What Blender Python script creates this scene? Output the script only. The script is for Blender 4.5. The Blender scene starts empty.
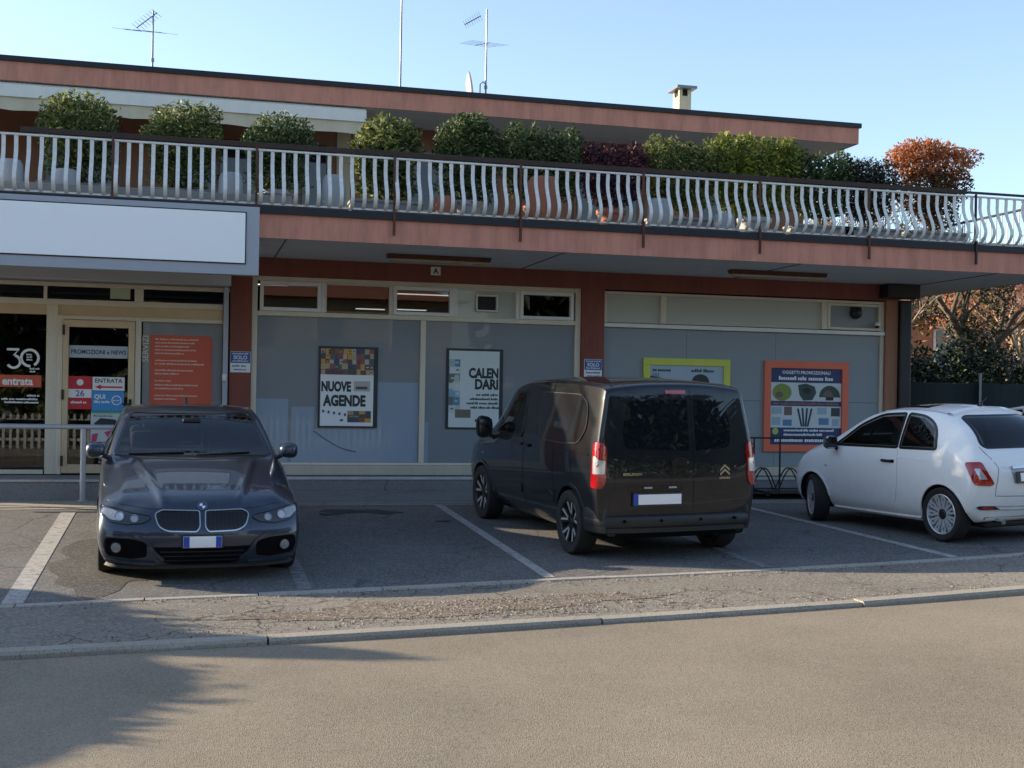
import bpy, bmesh, math, random
from mathutils import Vector, Matrix
from mathutils.bvhtree import BVHTree
R = math.radians
scene = bpy.context.scene
COL = scene.collection
rnd = random.Random(7)

# ---------------------------------------------------------------- materials
def nt(name):
    m = bpy.data.materials.new(name); m.use_nodes = True
    n = m.node_tree.nodes; l = m.node_tree.links
    return m, n, l, n['Principled BSDF']

def mat(name, col, rough=.6, metal=0., var=.12, scale=6., bump=0., bscale=80., coat=0., spec=.5, coatr=.03, detail=5.):
    m, n, l, b = nt(name)
    tc = n.new('ShaderNodeTexCoord')
    nz = n.new('ShaderNodeTexNoise'); nz.inputs['Scale'].default_value = scale; nz.inputs['Detail'].default_value = detail
    l.new(tc.outputs['Object'], nz.inputs['Vector'])
    mx = n.new('ShaderNodeMix'); mx.data_type = 'RGBA'
    c = Vector(col)
    mx.inputs['A'].default_value = (*(c*(1-var)), 1); mx.inputs['B'].default_value = (*(c*(1+var)), 1)
    l.new(nz.outputs['Fac'], mx.inputs['Factor']); l.new(mx.outputs['Result'], b.inputs['Base Color'])
    b.inputs['Roughness'].default_value = rough; b.inputs['Metallic'].default_value = metal
    b.inputs['Coat Weight'].default_value = coat; b.inputs['Coat Roughness'].default_value = coatr
    b.inputs['Specular IOR Level'].default_value = spec
    if bump:
        nb = n.new('ShaderNodeTexNoise'); nb.inputs['Scale'].default_value = bscale; nb.inputs['Detail'].default_value = 6
        l.new(tc.outputs['Object'], nb.inputs['Vector'])
        bp = n.new('ShaderNodeBump'); bp.inputs['Strength'].default_value = bump; bp.inputs['Distance'].default_value = .01
        l.new(nb.outputs['Fac'], bp.inputs['Height']); l.new(bp.outputs['Normal'], b.inputs['Normal'])
    return m

def ramp(n, stops):
    r = n.new('ShaderNodeValToRGB'); e = r.color_ramp.elements
    while len(e) < len(stops): e.new(.5)
    for i, (p, c) in enumerate(stops):
        e[i].position = p; e[i].color = (*c, 1) if len(c) == 3 else c
    return r

def stained(name, col, dirt, rough=.85, streak=True, amt=.5, coords='Object', vscale=(2.2, 2.2, .35)):
    """plaster / paint with vertical run-off stains and blotches of its own"""
    m, n, l, b = nt(name)
    tc = n.new('ShaderNodeTexCoord'); mp = n.new('ShaderNodeMapping'); mp.inputs['Scale'].default_value = vscale
    l.new(tc.outputs[coords], mp.inputs['Vector'])
    a = n.new('ShaderNodeTexNoise'); a.inputs['Scale'].default_value = 2.5; a.inputs['Detail'].default_value = 8; a.inputs['Roughness'].default_value = .7
    l.new(mp.outputs['Vector'], a.inputs['Vector'])
    r = ramp(n, [(.42, (0, 0, 0)), (.72, (1, 1, 1))]); l.new(a.outputs['Fac'], r.inputs['Fac'])
    mul = n.new('ShaderNodeMath'); mul.operation = 'MULTIPLY'; mul.inputs[1].default_value = amt
    l.new(r.outputs['Color'], mul.inputs[0])
    mx = n.new('ShaderNodeMix'); mx.data_type = 'RGBA'
    mx.inputs['A'].default_value = (*col, 1); mx.inputs['B'].default_value = (*dirt, 1)
    l.new(mul.outputs[0], mx.inputs['Factor'])
    f = n.new('ShaderNodeTexNoise'); f.inputs['Scale'].default_value = 60; f.inputs['Detail'].default_value = 4
    l.new(tc.outputs[coords], f.inputs['Vector'])
    m2 = n.new('ShaderNodeMix'); m2.data_type = 'RGBA'; m2.blend_type = 'MULTIPLY'; m2.inputs['Factor'].default_value = .25
    l.new(mx.outputs['Result'], m2.inputs['A']); l.new(f.outputs['Fac'], m2.inputs['B'])
    l.new(m2.outputs['Result'], b.inputs['Base Color'])
    b.inputs['Roughness'].default_value = rough
    bp = n.new('ShaderNodeBump'); bp.inputs['Strength'].default_value = .25; bp.inputs['Distance'].default_value = .004
    l.new(f.outputs['Fac'], bp.inputs['Height']); l.new(bp.outputs['Normal'], b.inputs['Normal'])
    return m

def asphalt(name, c1, c2, stone, crack=.5, patch=.5, stonescale=90., rough=.92, pale=(.2, .18, .15), crackscale=.9, cw=.012):
    m, n, l, b = nt(name)
    tc = n.new('ShaderNodeTexCoord')
    big = n.new('ShaderNodeTexNoise'); big.inputs['Scale'].default_value = .55; big.inputs['Detail'].default_value = 7; big.inputs['Roughness'].default_value = .62
    l.new(tc.outputs['Object'], big.inputs['Vector'])
    r = ramp(n, [(.33, c1), (.66, c2)]); l.new(big.outputs['Fac'], r.inputs['Fac'])
    # worn pale patches
    pt = n.new('ShaderNodeTexNoise'); pt.inputs['Scale'].default_value = 1.7; pt.inputs['Detail'].default_value = 9; pt.inputs['Roughness'].default_value = .75
    l.new(tc.outputs['Object'], pt.inputs['Vector'])
    pr = ramp(n, [(.55, (0, 0, 0)), (.75, (patch,)*3)]); l.new(pt.outputs['Fac'], pr.inputs['Fac'])
    m1 = n.new('ShaderNodeMix'); m1.data_type = 'RGBA'; m1.inputs['B'].default_value = (*pale, 1)
    l.new(pr.outputs['Color'], m1.inputs['Factor']); l.new(r.outputs['Color'], m1.inputs['A'])
    # stone speckle
    v = n.new('ShaderNodeTexVoronoi'); v.inputs['Scale'].default_value = stonescale
    l.new(tc.outputs['Object'], v.inputs['Vector'])
    sep = n.new('ShaderNodeSeparateColor'); l.new(v.outputs['Color'], sep.inputs['Color'])
    sr = ramp(n, [(.55, (0, 0, 0)), (.95, (stone,)*3)]); l.new(sep.outputs['Red'], sr.inputs['Fac'])
    m2 = n.new('ShaderNodeMix'); m2.data_type = 'RGBA'; m2.inputs['B'].default_value = (.34, .31, .27, 1)
    l.new(sr.outputs['Color'], m2.inputs['Factor']); l.new(m1.outputs['Result'], m2.inputs['A'])
    dk = ramp(n, [(.0, (.45, .45, .45)), (.35, (1, 1, 1))]); l.new(sep.outputs['Green'], dk.inputs['Fac'])
    m3 = n.new('ShaderNodeMix'); m3.data_type = 'RGBA'; m3.blend_type = 'MULTIPLY'; m3.inputs['Factor'].default_value = .7
    l.new(m2.outputs['Result'], m3.inputs['A']); l.new(dk.outputs['Color'], m3.inputs['B'])
    # cracks
    wn = n.new('ShaderNodeTexNoise'); wn.inputs['Scale'].default_value = 2.5; wn.inputs['Detail'].default_value = 6
    l.new(tc.outputs['Object'], wn.inputs['Vector'])
    wm = n.new('ShaderNodeMix'); wm.data_type = 'VECTOR'; wm.inputs['Factor'].default_value = .25
    l.new(tc.outputs['Object'], wm.inputs['A']); l.new(wn.outputs['Color'], wm.inputs['B'])
    cv = n.new('ShaderNodeTexVoronoi'); cv.feature = 'DISTANCE_TO_EDGE'; cv.inputs['Scale'].default_value = crackscale
    l.new(wm.outputs['Result'], cv.inputs['Vector'])
    cr = ramp(n, [(0, (1, 1, 1)), (cw, (0, 0, 0))]); l.new(cv.outputs['Distance'], cr.inputs['Fac'])
    msk = n.new('ShaderNodeTexNoise'); msk.inputs['Scale'].default_value = .8; l.new(tc.outputs['Object'], msk.inputs['Vector'])
    mr = ramp(n, [(.42, (0, 0, 0)), (.6, (crack,)*3)]); l.new(msk.outputs['Fac'], mr.inputs['Fac'])
    cm = n.new('ShaderNodeMath'); cm.operation = 'MULTIPLY'
    l.new(cr.outputs['Color'], cm.inputs[0]); l.new(mr.outputs['Color'], cm.inputs[1])
    m4 = n.new('ShaderNodeMix'); m4.data_type = 'RGBA'; m4.inputs['B'].default_value = (.02, .018, .016, 1)
    l.new(cm.outputs[0], m4.inputs['Factor']); l.new(m3.outputs['Result'], m4.inputs['A'])
    l.new(m4.outputs['Result'], b.inputs['Base Color'])
    b.inputs['Roughness'].default_value = rough; b.inputs['Specular IOR Level'].default_value = .3
    bp = n.new('ShaderNodeBump'); bp.inputs['Strength'].default_value = .45; bp.inputs['Distance'].default_value = .006
    l.new(v.outputs['Distance'], bp.inputs['Height']); l.new(bp.outputs['Normal'], b.inputs['Normal'])
    return m

def leafmat(name, cols, trans=.25, rough=.5):
    m, n, l, b = nt(name)
    g = n.new('ShaderNodeNewGeometry')
    r = ramp(n, [(i/(len(cols)-1) if len(cols) > 1 else 0, c) for i, c in enumerate(cols)])
    l.new(g.outputs['Random Per Island'], r.inputs['Fac'])
    l.new(r.outputs['Color'], b.inputs['Base Color']); b.inputs['Roughness'].default_value = rough
    b.inputs['Specular IOR Level'].default_value = .35
    t = n.new('ShaderNodeBsdfTranslucent'); l.new(r.outputs['Color'], t.inputs['Color'])
    ms = n.new('ShaderNodeMixShader'); ms.inputs['Fac'].default_value = trans
    l.new(b.outputs[0], ms.inputs[1]); l.new(t.outputs[0], ms.inputs[2])
    l.new(ms.outputs[0], n['Material Output'].inputs['Surface'])
    return m

def emis(name, col, s):
    m, n, l, b = nt(name)
    b.inputs['Base Color'].default_value = (.8, .8, .8, 1)
    b.inputs['Emission Color'].default_value = (*col, 1); b.inputs['Emission Strength'].default_value = s
    return m

def glassmat(name, tint, ior=1.5, rough=.0, wavy=.0):
    m, n, l, b = nt(name); n.remove(b)
    t = n.new('ShaderNodeBsdfTransparent'); t.inputs['Color'].default_value = (*tint, 1)
    g = n.new('ShaderNodeBsdfGlossy'); g.inputs['Roughness'].default_value = rough; g.inputs['Color'].default_value = (.95, .97, 1, 1)
    f = n.new('ShaderNodeFresnel'); f.inputs['IOR'].default_value = ior
    if wavy:
        tc = n.new('ShaderNodeTexCoord'); nz = n.new('ShaderNodeTexNoise'); nz.inputs['Scale'].default_value = .9
        l.new(tc.outputs['Object'], nz.inputs['Vector'])
        bp = n.new('ShaderNodeBump'); bp.inputs['Strength'].default_value = wavy; bp.inputs['Distance'].default_value = .02
        l.new(nz.outputs['Fac'], bp.inputs['Height']); l.new(bp.outputs['Normal'], g.inputs['Normal'])
    ms = n.new('ShaderNodeMixShader'); l.new(f.outputs[0], ms.inputs['Fac'])
    l.new(t.outputs[0], ms.inputs[1]); l.new(g.outputs[0], ms.inputs[2])
    l.new(ms.outputs[0], n['Material Output'].inputs['Surface'])
    return m

def carpaint(name, col, metal=.0, rough=.35, dust=(.05, .5)):
    m, n, l, b = nt(name)
    tc = n.new('ShaderNodeTexCoord')
    nz = n.new('ShaderNodeTexNoise'); nz.inputs['Scale'].default_value = 5; nz.inputs['Detail'].default_value = 7; nz.inputs['Roughness'].default_value = .7
    l.new(tc.outputs['Object'], nz.inputs['Vector'])
    # road dust: more near the sills, broken up by noise
    sx = n.new('ShaderNodeSeparateXYZ'); l.new(tc.outputs['Object'], sx.inputs[0])
    mr = n.new('ShaderNodeMapRange'); mr.inputs['From Min'].default_value = .85; mr.inputs['From Max'].default_value = .15
    mr.inputs['To Min'].default_value = dust[0]; mr.inputs['To Max'].default_value = dust[1]
    l.new(sx.outputs['Z'], mr.inputs['Value'])
    mu = n.new('ShaderNodeMath'); mu.operation = 'MULTIPLY'; l.new(mr.outputs[0], mu.inputs[0]); l.new(nz.outputs['Fac'], mu.inputs[1])
    mx = n.new('ShaderNodeMix'); mx.data_type = 'RGBA'; mx.inputs['A'].default_value = (*col, 1); mx.inputs['B'].default_value = (.17, .15, .125, 1)
    l.new(mu.outputs[0], mx.inputs['Factor']); l.new(mx.outputs['Result'], b.inputs['Base Color'])
    b.inputs['Metallic'].default_value = metal; b.inputs['Roughness'].default_value = rough
    b.inputs['Coat Weight'].default_value = 1; b.inputs['Coat IOR'].default_value = 1.45; b.inputs['Specular IOR Level'].default_value = .15
    cr = n.new('ShaderNodeMapRange'); cr.inputs['To Min'].default_value = .02; cr.inputs['To Max'].default_value = .16
    l.new(mu.outputs[0], cr.inputs['Value']); cr.inputs['From Max'].default_value = .35
    l.new(cr.outputs[0], b.inputs['Coat Roughness'])
    return m

M = {}
M['asphalt_lot'] = asphalt('parking_asphalt', (.088, .089, .090), (.140, .139, .136), .45, crack=.7, patch=.5, stonescale=70, pale=(.18, .176, .168))
M['asphalt_road'] = asphalt('road_asphalt', (.185, .156, .113), (.26, .218, .16), .5, crack=.0, patch=.35, stonescale=130, pale=(.26, .235, .195), cw=.002)
M['asphalt_strip'] = asphalt('broken_asphalt', (.15, .137, .115), (.215, .195, .165), .6, crack=.95, patch=.6, stonescale=60, pale=(.22, .195, .16), crackscale=3.5, cw=.03)
M['edging'] = asphalt('edging_concrete', (.33, .30, .255), (.40, .37, .32), .35, crack=.4, patch=.4, stonescale=120, pale=(.44, .41, .36), crackscale=2.5, cw=.01)
M['nosing'] = stained('white_step_edge', (.58, .57, .54), (.36, .35, .33), amt=.6)
M['concrete'] = asphalt('kerb_concrete', (.28, .255, .21), (.36, .33, .275), .35, crack=.4, patch=.4, stonescale=120, pale=(.40, .37, .31), crackscale=2.5, cw=.01)
M['concrete_dark'] = asphalt('walkway_concrete', (.18, .18, .178), (.26, .258, .25), .3, crack=.5, patch=.4, stonescale=120, pale=(.24, .235, .22))
M['ground'] = asphalt('far_ground', (.08, .085, .05), (.13, .12, .08), .2, crack=0, patch=.4, stonescale=20)
M['verge'] = asphalt('pale_gravel_verge', (.26, .235, .19), (.34, .31, .255), .4, crack=0, patch=.4, stonescale=20, pale=(.38, .35, .3))
M['gravel'] = asphalt('gravel_dirt', (.10, .065, .045), (.17, .12, .085), .8, crack=0, patch=.5, stonescale=38, pale=(.24, .21, .17))

def wornpaint(name, col, under, thr=.5):
    m, n, l, b = nt(name)
    tc = n.new('ShaderNodeTexCoord'); a = n.new('ShaderNodeTexNoise'); a.inputs['Scale'].default_value = 14; a.inputs['Detail'].default_value = 10; a.inputs['Roughness'].default_value = .8
    l.new(tc.outputs['Object'], a.inputs['Vector'])
    r = ramp(n, [(thr-.08, (*under,)), (thr+.06, (*col,))]); l.new(a.outputs['Fac'], r.inputs['Fac'])
    l.new(r.outputs['Color'], b.inputs['Base Color']); b.inputs['Roughness'].default_value = .85
    return m
M['paint_line'] = wornpaint('worn_white_line', (.36, .35, .33), (.14, .13, .12), .45)
M['paint_line_faint'] = wornpaint('faint_white_line', (.24, .235, .225), (.10, .095, .09), .5)

M['pink'] = stained('pink_plaster', (.68, .295, .205), (.38, .17, .12), amt=.8)
M['soffit'] = stained('grey_soffit', (.74, .74, .72), (.56, .55, .53), amt=.6, vscale=(.5, 2, 2))
M['redwall'] = stained('oxblood_render', (.27, .082, .055), (.16, .05, .036), amt=.7)
M['orangewall'] = stained('orange_render', (.36, .17, .10), (.27, .125, .08), amt=.5)
M['upperwall'] = stained('brown_render', (.25, .115, .068), (.17, .08, .05), amt=.5)
M['beigewall'] = stained('beige_render', (.50, .42, .29), (.38, .31, .21), amt=.5)
M['dark'] = mat('dark_flashing', (.011, .012, .017), .45, .3)
M['black'] = mat('black_metal', (.012, .012, .013), .5, .2)
M['white_rail'] = stained('white_railing_paint', (.82, .82, .80), (.46, .36, .28), rough=.5, amt=.45, vscale=(9, 9, 5))
M['brown_rail'] = stained('brown_wood', (.055, .034, .026), (.03, .02, .017), amt=.5)
M['rust'] = stained('rusty_steel', (.12, .045, .028), (.05, .025, .02), amt=.6)
M['frame'] = stained('cream_aluminium', (.76, .68, .53), (.56, .50, .39), rough=.45, amt=.35)
M['frame_gold'] = mat('bronze_aluminium', (.58, .44, .27), .45, .15)
M['frame_white'] = mat('white_aluminium', (.72, .70, .66), .45)
M['sill'] = stained('stone_sill', (.60, .53, .42), (.44, .39, .31), amt=.5)
M['grey_metal'] = mat('grey_metal', (.42, .44, .47), .45, .4, var=.05)
M['sign_grey'] = mat('sign_case_grey', (.36, .38, .42), .5, .2, var=.05)
M['sign_white'] = mat('sign_white', (.95, .95, .95), .45, var=.015)
M['awn_white'] = stained('awning_cassette', (.80, .77, .68), (.6, .57, .5), rough=.5, amt=.3)
M['awn_cloth'] = stained('awning_cloth', (.66, .58, .42), (.52, .44, .3), amt=.4)
M['film'] = mat('grey_window_film', (.205, .222, .238), .5, var=.10, scale=1.2, coat=.35, coatr=.01)
M['film_light'] = mat('board_behind_film', (.27, .33, .40), .55, var=.04, scale=2, coat=.35, coatr=.01)
M['film_pale'] = mat('pale_window_film', (.46, .47, .41), .5, var=.05, scale=1.2, coat=.5, coatr=.01)
M['panel'] = mat('grey_wall_panel', (.245, .275, .29), .5, var=.07, scale=1.2, coat=.3, coatr=.15)
M['glass'] = glassmat('shop_glass', (.55, .58, .6), 1.55)
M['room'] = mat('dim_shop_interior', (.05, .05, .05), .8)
M['shelf'] = mat('shop_shelf', (.16, .10, .07), .7, var=.5, scale=8)
M['tube'] = emis('lit_tube', (1, .94, .82), .55)
M['chim'] = stained('chimney_plaster', (.56, .49, .33), (.4, .34, .23), amt=.4)
M['alu'] = mat('antenna_metal', (.16, .17, .2), .4, .6)
M['dishm'] = mat('dish_grey', (.42, .38, .38), .5)
M['terracotta'] = stained('terracotta', (.42, .17, .10), (.3, .13, .08), amt=.4)
M['whitepot'] = mat('white_plastic', (.36, .38, .40), .5, var=.08)
M['greypot'] = mat('grey_trough', (.27, .27, .26), .8, var=.15)
M['bark'] = stained('bark', (.10, .072, .05), (.05, .038, .03), amt=.6)
M['twig'] = mat('twig_bark', (.30, .21, .14), .9, var=.3)
M['tile'] = mat('terrace_tile', (.33, .28, .22), .8)
M['shutter'] = mat('brown_shutter', (.16, .075, .045), .6)
M['darkglass'] = mat('dark_pane', (.012, .014, .018), .05, var=.05, spec=.6)
M['screen'] = mat('fence_screen', (.012, .02, .022), .9, var=.25, scale=20)
M['autoglass'] = glassmat('tinted_auto_glass', (.42, .47, .46), 1.5)
M['seatcloth'] = mat('seat_cloth', (.045, .043, .042), .85)
M['carglass'] = mat('car_glass', (.006, .008, .012), .02, var=.02, spec=.5)
M['rubber'] = mat('tyre_rubber', (.018, .017, .017), .85, var=.25, scale=30)
M['bumper'] = mat('grey_bumper_plastic', (.016, .017, .019), .5, bump=.15, bscale=400)
M['void'] = mat('deep_black', (.004, .004, .005), .9, spec=.1)  # matt black: painted-in depth of the intake openings, also valance and sensors
M['plastic'] = mat('black_plastic', (.010, .010, .011), .6, bump=.2, bscale=400)
M['trim'] = mat('gloss_black_trim', (.008, .008, .009), .25)
M['chrome'] = mat('chrome', (.5, .5, .51), .15, 1., var=.02)
M['rim'] = mat('alloy_silver', (.55, .56, .58), .35, .45, var=.1)
M['rimdark'] = mat('alloy_dark', (.03, .03, .033), .4, .5)
M['lampred'] = mat('red_lens', (.34, .008, .012), .08, coat=1, var=.1)
M['lampclear'] = mat('clear_lens', (.55, .55, .56), .08, .3, coat=1, var=.2, scale=25)
M['lampdark'] = mat('smoked_lens', (.035, .036, .038), .08, .3, coat=1, var=.5, scale=14)
M['lampglass'] = mat('bright_reflector', (.45, .44, .42), .15, .6, coat=1, var=.3, scale=20)
M['plate'] = mat('plate_white', (.88, .88, .88), .4, var=.02)
M['blue'] = mat('plate_blue', (.02, .07, .38), .4, var=.05)
M['white'] = mat('print_white', (.78, .78, .76), .5, var=.03)
M['ink'] = mat('print_black', (.02, .025, .03), .5, var=.05)
M['navy'] = mat('print_navy', (.02, .035, .12), .45, var=.1)
M['orange'] = mat('print_orange', (.56, .095, .045), .5, var=.06)
M['redprint'] = mat('print_red', (.55, .02, .03), .5, var=.06)
M['cyan'] = mat('print_cyan', (.05, .28, .60), .5, var=.1)
M['frame_orange'] = mat('orange_frame', (.72, .15, .075), .5, var=.05)
M['frame_yellow'] = mat('lime_frame', (.56, .60, .08), .5, var=.05)
M['paintgrey'] = carpaint('graphite_paint', (.040, .054, .080), .6, .34, dust=(.0, .12))
M['paintblack'] = carpaint('black_paint', (.004, .006, .010), .0, .4, dust=(.0, .22))
M['paintwhite'] = carpaint('pearl_white_paint', (.86, .87, .86), .0, .35)
PR = {}
def pcol(c):
    k = tuple(round(x, 3) for x in c)
    if k not in PR: PR[k] = mat('print_colour', k, .5, var=.08)
    return PR[k]

# ---------------------------------------------------------------- mesh builder
class MB:
    def __init__(s): s.v = []; s.f = []; s.m = []
    def add(s, vs, fs, mi=0):
        o = len(s.v); s.v += [tuple(v) for v in vs]
        s.f += [tuple(i+o for i in f) for f in fs]; s.m += [mi]*len(fs)
        return s
    def box(s, x0, x1, y0, y1, z0, z1, mi=0):
        return s.add([(x0,y0,z0),(x1,y0,z0),(x1,y1,z0),(x0,y1,z0),(x0,y0,z1),(x1,y0,z1),(x1,y1,z1),(x0,y1,z1)],
              [(0,3,2,1),(4,5,6,7),(0,1,5,4),(1,2,6,5),(2,3,7,6),(3,0,4,7)], mi)
    def bbox(s, x0, x1, y0, y1, z0, z1, b=.01, mi=0):
        """box with bevelled edges"""
        bm = bmesh.new(); bmesh.ops.create_cube(bm, size=1)
        for v in bm.verts: v.co = Vector(((x0+x1)/2+v.co.x*(x1-x0), (y0+y1)/2+v.co.y*(y1-y0), (z0+z1)/2+v.co.z*(z1-z0)))
        bmesh.ops.bevel(bm, geom=list(bm.edges), offset=b, segments=2, affect='EDGES', profile=.5)
        return s.bm(bm, mi)
    def bm(s, bm, mi=0):
        bm.verts.ensure_lookup_table(); bm.verts.index_update()
        s.add([v.co[:] for v in bm.verts], [[v.index for v in f.verts] for f in bm.faces], mi); bm.free(); return s
    def tube(s, pts, r, n=8, mi=0, caps=True):
        pts = [Vector(p) for p in pts]
        rs = r if isinstance(r, (list, tuple)) else [r]*len(pts)
        vs = []; fs = []
        prev = None
        for i, p in enumerate(pts):
            d = (pts[min(i+1, len(pts)-1)]-pts[max(i-1, 0)]).normalized()
            if prev is None:
                a = Vector((0, 0, 1)) if abs(d.z) < .9 else Vector((1, 0, 0))
                u = d.cross(a).normalized()
            else:
                u = (prev-d*prev.dot(d)).normalized()
            prev = u; w = d.cross(u)
            for k in range(n):
                t = 2*math.pi*k/n
                vs.append(p+(u*math.cos(t)+w*math.sin(t))*rs[i])
        for i in range(len(pts)-1):
            for k in range(n):
                a = i*n+k; b = i*n+(k+1) % n
                fs.append((a, b, b+n, a+n))
        if caps: fs.append(tuple(range(n-1, -1, -1))); fs.append(tuple(range((len(pts)-1)*n, len(pts)*n)))
        return s.add(vs, fs, mi)
    def lathe(s, prof, c=(0, 0, 0), axis='z', n=24, mi=0, arc=None):
        """prof list of (r, h)"""
        vs = []; fs = []; cx = Vector(c)
        for (r, h) in prof:
            for k in range(n):
                t = 2*math.pi*k/n
                a, b = r*math.cos(t), r*math.sin(t)
                vs.append(cx+Vector((a, b, h) if axis == 'z' else (a, h, b) if axis == 'y' else (h, a, b)))
        for i in range(len(prof)-1):
            for k in range(n):
                a = i*n+k; b = i*n+(k+1) % n
                fs.append((a, b, b+n, a+n) if axis != 'y' else (a, a+n, b+n, b))
        return s.add(vs, fs, mi)
    def prism(s, poly, axis, h0, h1, mi=0):
        """poly 2D; axis 'y': (x,z), 'z': (x,y), 'x': (y,z)"""
        def P(a, b, h): return (a, h, b) if axis == 'y' else (a, b, h) if axis == 'z' else (h, a, b)
        n = len(poly)
        vs = [P(a, b, h0) for a, b in poly]+[P(a, b, h1) for a, b in poly]
        fs = [tuple(range(n)), tuple(range(2*n-1, n-1, -1))]+[(i, i+n, (i+1) % n+n, (i+1) % n) for i in range(n)]
        return s.add(vs, fs, mi)
    def build(s, name, mats, parent=None, smooth=False, angle=None, recalc=True, loc=None):
        me = bpy.data.meshes.new(name); me.from_pydata(s.v, [], s.f)
        if not isinstance(mats, (list, tuple)): mats = [mats]
        for m in mats: me.materials.append(m)
        me.polygons.foreach_set('material_index', s.m)
        if recalc:
            bm = bmesh.new(); bm.from_mesh(me); bmesh.ops.recalc_face_normals(bm, faces=bm.faces); bm.to_mesh(me); bm.free()
        if smooth:
            me.polygons.foreach_set('use_smooth', [True]*len(me.polygons))
            if angle: me.set_sharp_from_angle(angle=R(angle))
        me.update()
        o = bpy.data.objects.new(name, me); COL.objects.link(o)
        if parent: o.parent = parent
        if loc: o.location = loc
        return o

def tag(o, label=None, cat=None, group=None, kind=None):
    if label: o['label'] = label
    if cat: o['category'] = cat
    if group: o['group'] = group
    if kind: o['kind'] = kind
    return o
def thing(name, label, cat, loc=(0, 0, 0), rz=0, group=None):
    o = bpy.data.objects.new(name, None); COL.objects.link(o); o.empty_display_size = .2
    o.location = loc; o.rotation_euler = (0, 0, rz)
    return tag(o, label, cat, group)
def copy_tree(o, parent=None):
    c = o.copy(); COL.objects.link(c); c.parent = parent
    for ch in [x for x in bpy.data.objects if x.parent == o]: copy_tree(ch, c)
    return c

def text(mb, s, size, x, z, y, mi=0, align='LEFT', bold=0., wx=1., rot=0, depth=.0015, face='-y', shear=0.):
    """lettering standing on a wall that faces -Y; x,z = left/centre baseline point"""
    cu = bpy.data.curves.new('t', 'FONT'); cu.body = s; cu.size = size; cu.align_x = align; cu.offset = bold; cu.resolution_u = 3
    cu.shear = shear
    ob = bpy.data.objects.new('t', cu); COL.objects.link(ob)
    dg = bpy.context.evaluated_depsgraph_get(); me = bpy.data.meshes.new_from_object(ob.evaluated_get(dg))
    ca, sa = math.cos(rot), math.sin(rot)
    vs = []
    for v in me.vertices:
        a, b = v.co.x*wx, v.co.y
        vs.append((a*ca-b*sa, a*sa+b*ca))
    if face == '-y': P = [(x+a, y, z+b) for a, b in vs]
    elif callable(face): P = [face(x+a, z+b) for a, b in vs]
    fs = [tuple(p.vertices) for p in me.polygons]
    mb.add(P, fs, mi)
    bpy.data.objects.remove(ob); bpy.data.curves.remove(cu); bpy.data.meshes.remove(me)
    return mb

def lines(mb, x0, x1, z, h, y, mi, r, gap=.35, rag=.3, align='l'):
    """one illegible line of tiny print: short word-like dashes"""
    L = x1-x0; end = x1-L*rag*r.random()
    x = x0 if align == 'l' else x0+(x1-end)/2 if align == 'c' else x0+(x1-end)
    stop = end if align == 'l' else x+(end-x0)
    while x < stop-h:
        w = min(h*r.uniform(1.2, 4.5), stop-x)
        k = x
        while k < x+w-h*.2:
            hh = h*r.choice([.7, .7, .7, 1.])
            cwid = h*r.uniform(.35, .6)
            mb.box(k, k+cwid, y, y+.0012, z, z+hh, mi); k += cwid+h*.14
        x += w+h*gap

# ---------------------------------------------------------------- terrain
def xr(X): return .0032*min(max(X, 0), 10)**2
def gz(X, Y):
    t = min(max((Y-10.8)/5.5, 0), 1)
    return xr(X)*(1-t)+.28*t
def interp(pts, x):
    if x <= pts[0][0]: return pts[0][1]
    for (a, b), (c, d) in zip(pts, pts[1:]):
        if x <= c: return b+(d-b)*(x-a)/(c-a)
    return pts[-1][1]
KP = [(-40, 8.0), (-1.13, 8.62), (.12, 8.80), (1.93, 9.02), (3.96, 9.14), (6.73, 9.2), (40, 9.9)]
FP = [(-40, 9.7), (-1.39, 10.6), (-.65, 10.77), (.98, 10.93), (3.33, 11.12), (5.74, 11.08), (7.95, 11.02), (40, 11.0)]
Yk = lambda X: interp(KP, X)
Yf = lambda X: interp(FP, X)
def sheet(name, xs, y0, y1, ny, zf, m):
    mb = MB(); vs = []; fs = []
    for X in xs:
        a, b = y0(X), y1(X)
        for j in range(ny+1):
            Y = a+(b-a)*j/ny; vs.append((X, Y, zf(X, Y)))
    w = ny+1
    for i in range(len(xs)-1):
        for j in range(ny):
            fs.append((i*w+j, (i+1)*w+j, (i+1)*w+j+1, i*w+j+1))
    mb.add(vs, fs); o = mb.build(name, m, recalc=False, smooth=True)
    return tag(o, kind='structure')
def frange(a, b, s):
    n = max(1, int(round((b-a)/s))); return [a+(b-a)*i/n for i in range(n+1)]
XN = [-300, -120, -60]+frange(-30, 30, .5)+[60, 120, 300]
sheet('ground', XN, lambda X: -300, lambda X: 300, 2, lambda X, Y: -.30, M['ground'])
sheet('road', XN, lambda X: .9, lambda X: Yk(X)-.0, 18, lambda X, Y: xr(X)-.035, M['asphalt_road'])
sheet('pavement', XN, lambda X: Yk(X)+.17, lambda X: Yf(X)-.055, 8, lambda X, Y: gz(X, Y)-.006, M['asphalt_strip'])
sheet('parking_lot', XN, lambda X: Yf(X)+.055, lambda X: 17.2, 26, lambda X, Y: gz(X, Y)-.002, M['asphalt_lot'])
sheet('yard', [-300, -60, -12, 11.9, 30, 60, 300], lambda X: 17.2, lambda X: 120, 20, lambda X, Y: .278, M['ground'])
sheet('far_pavement', XN, lambda X: -1.8, lambda X: .72, 3, lambda X, Y: xr(X)+.02, M['edging'])
sheet('far_verge', XN, lambda X: -90, lambda X: -1.8, 10, lambda X, Y: xr(X)+.015, M['verge'])

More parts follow.
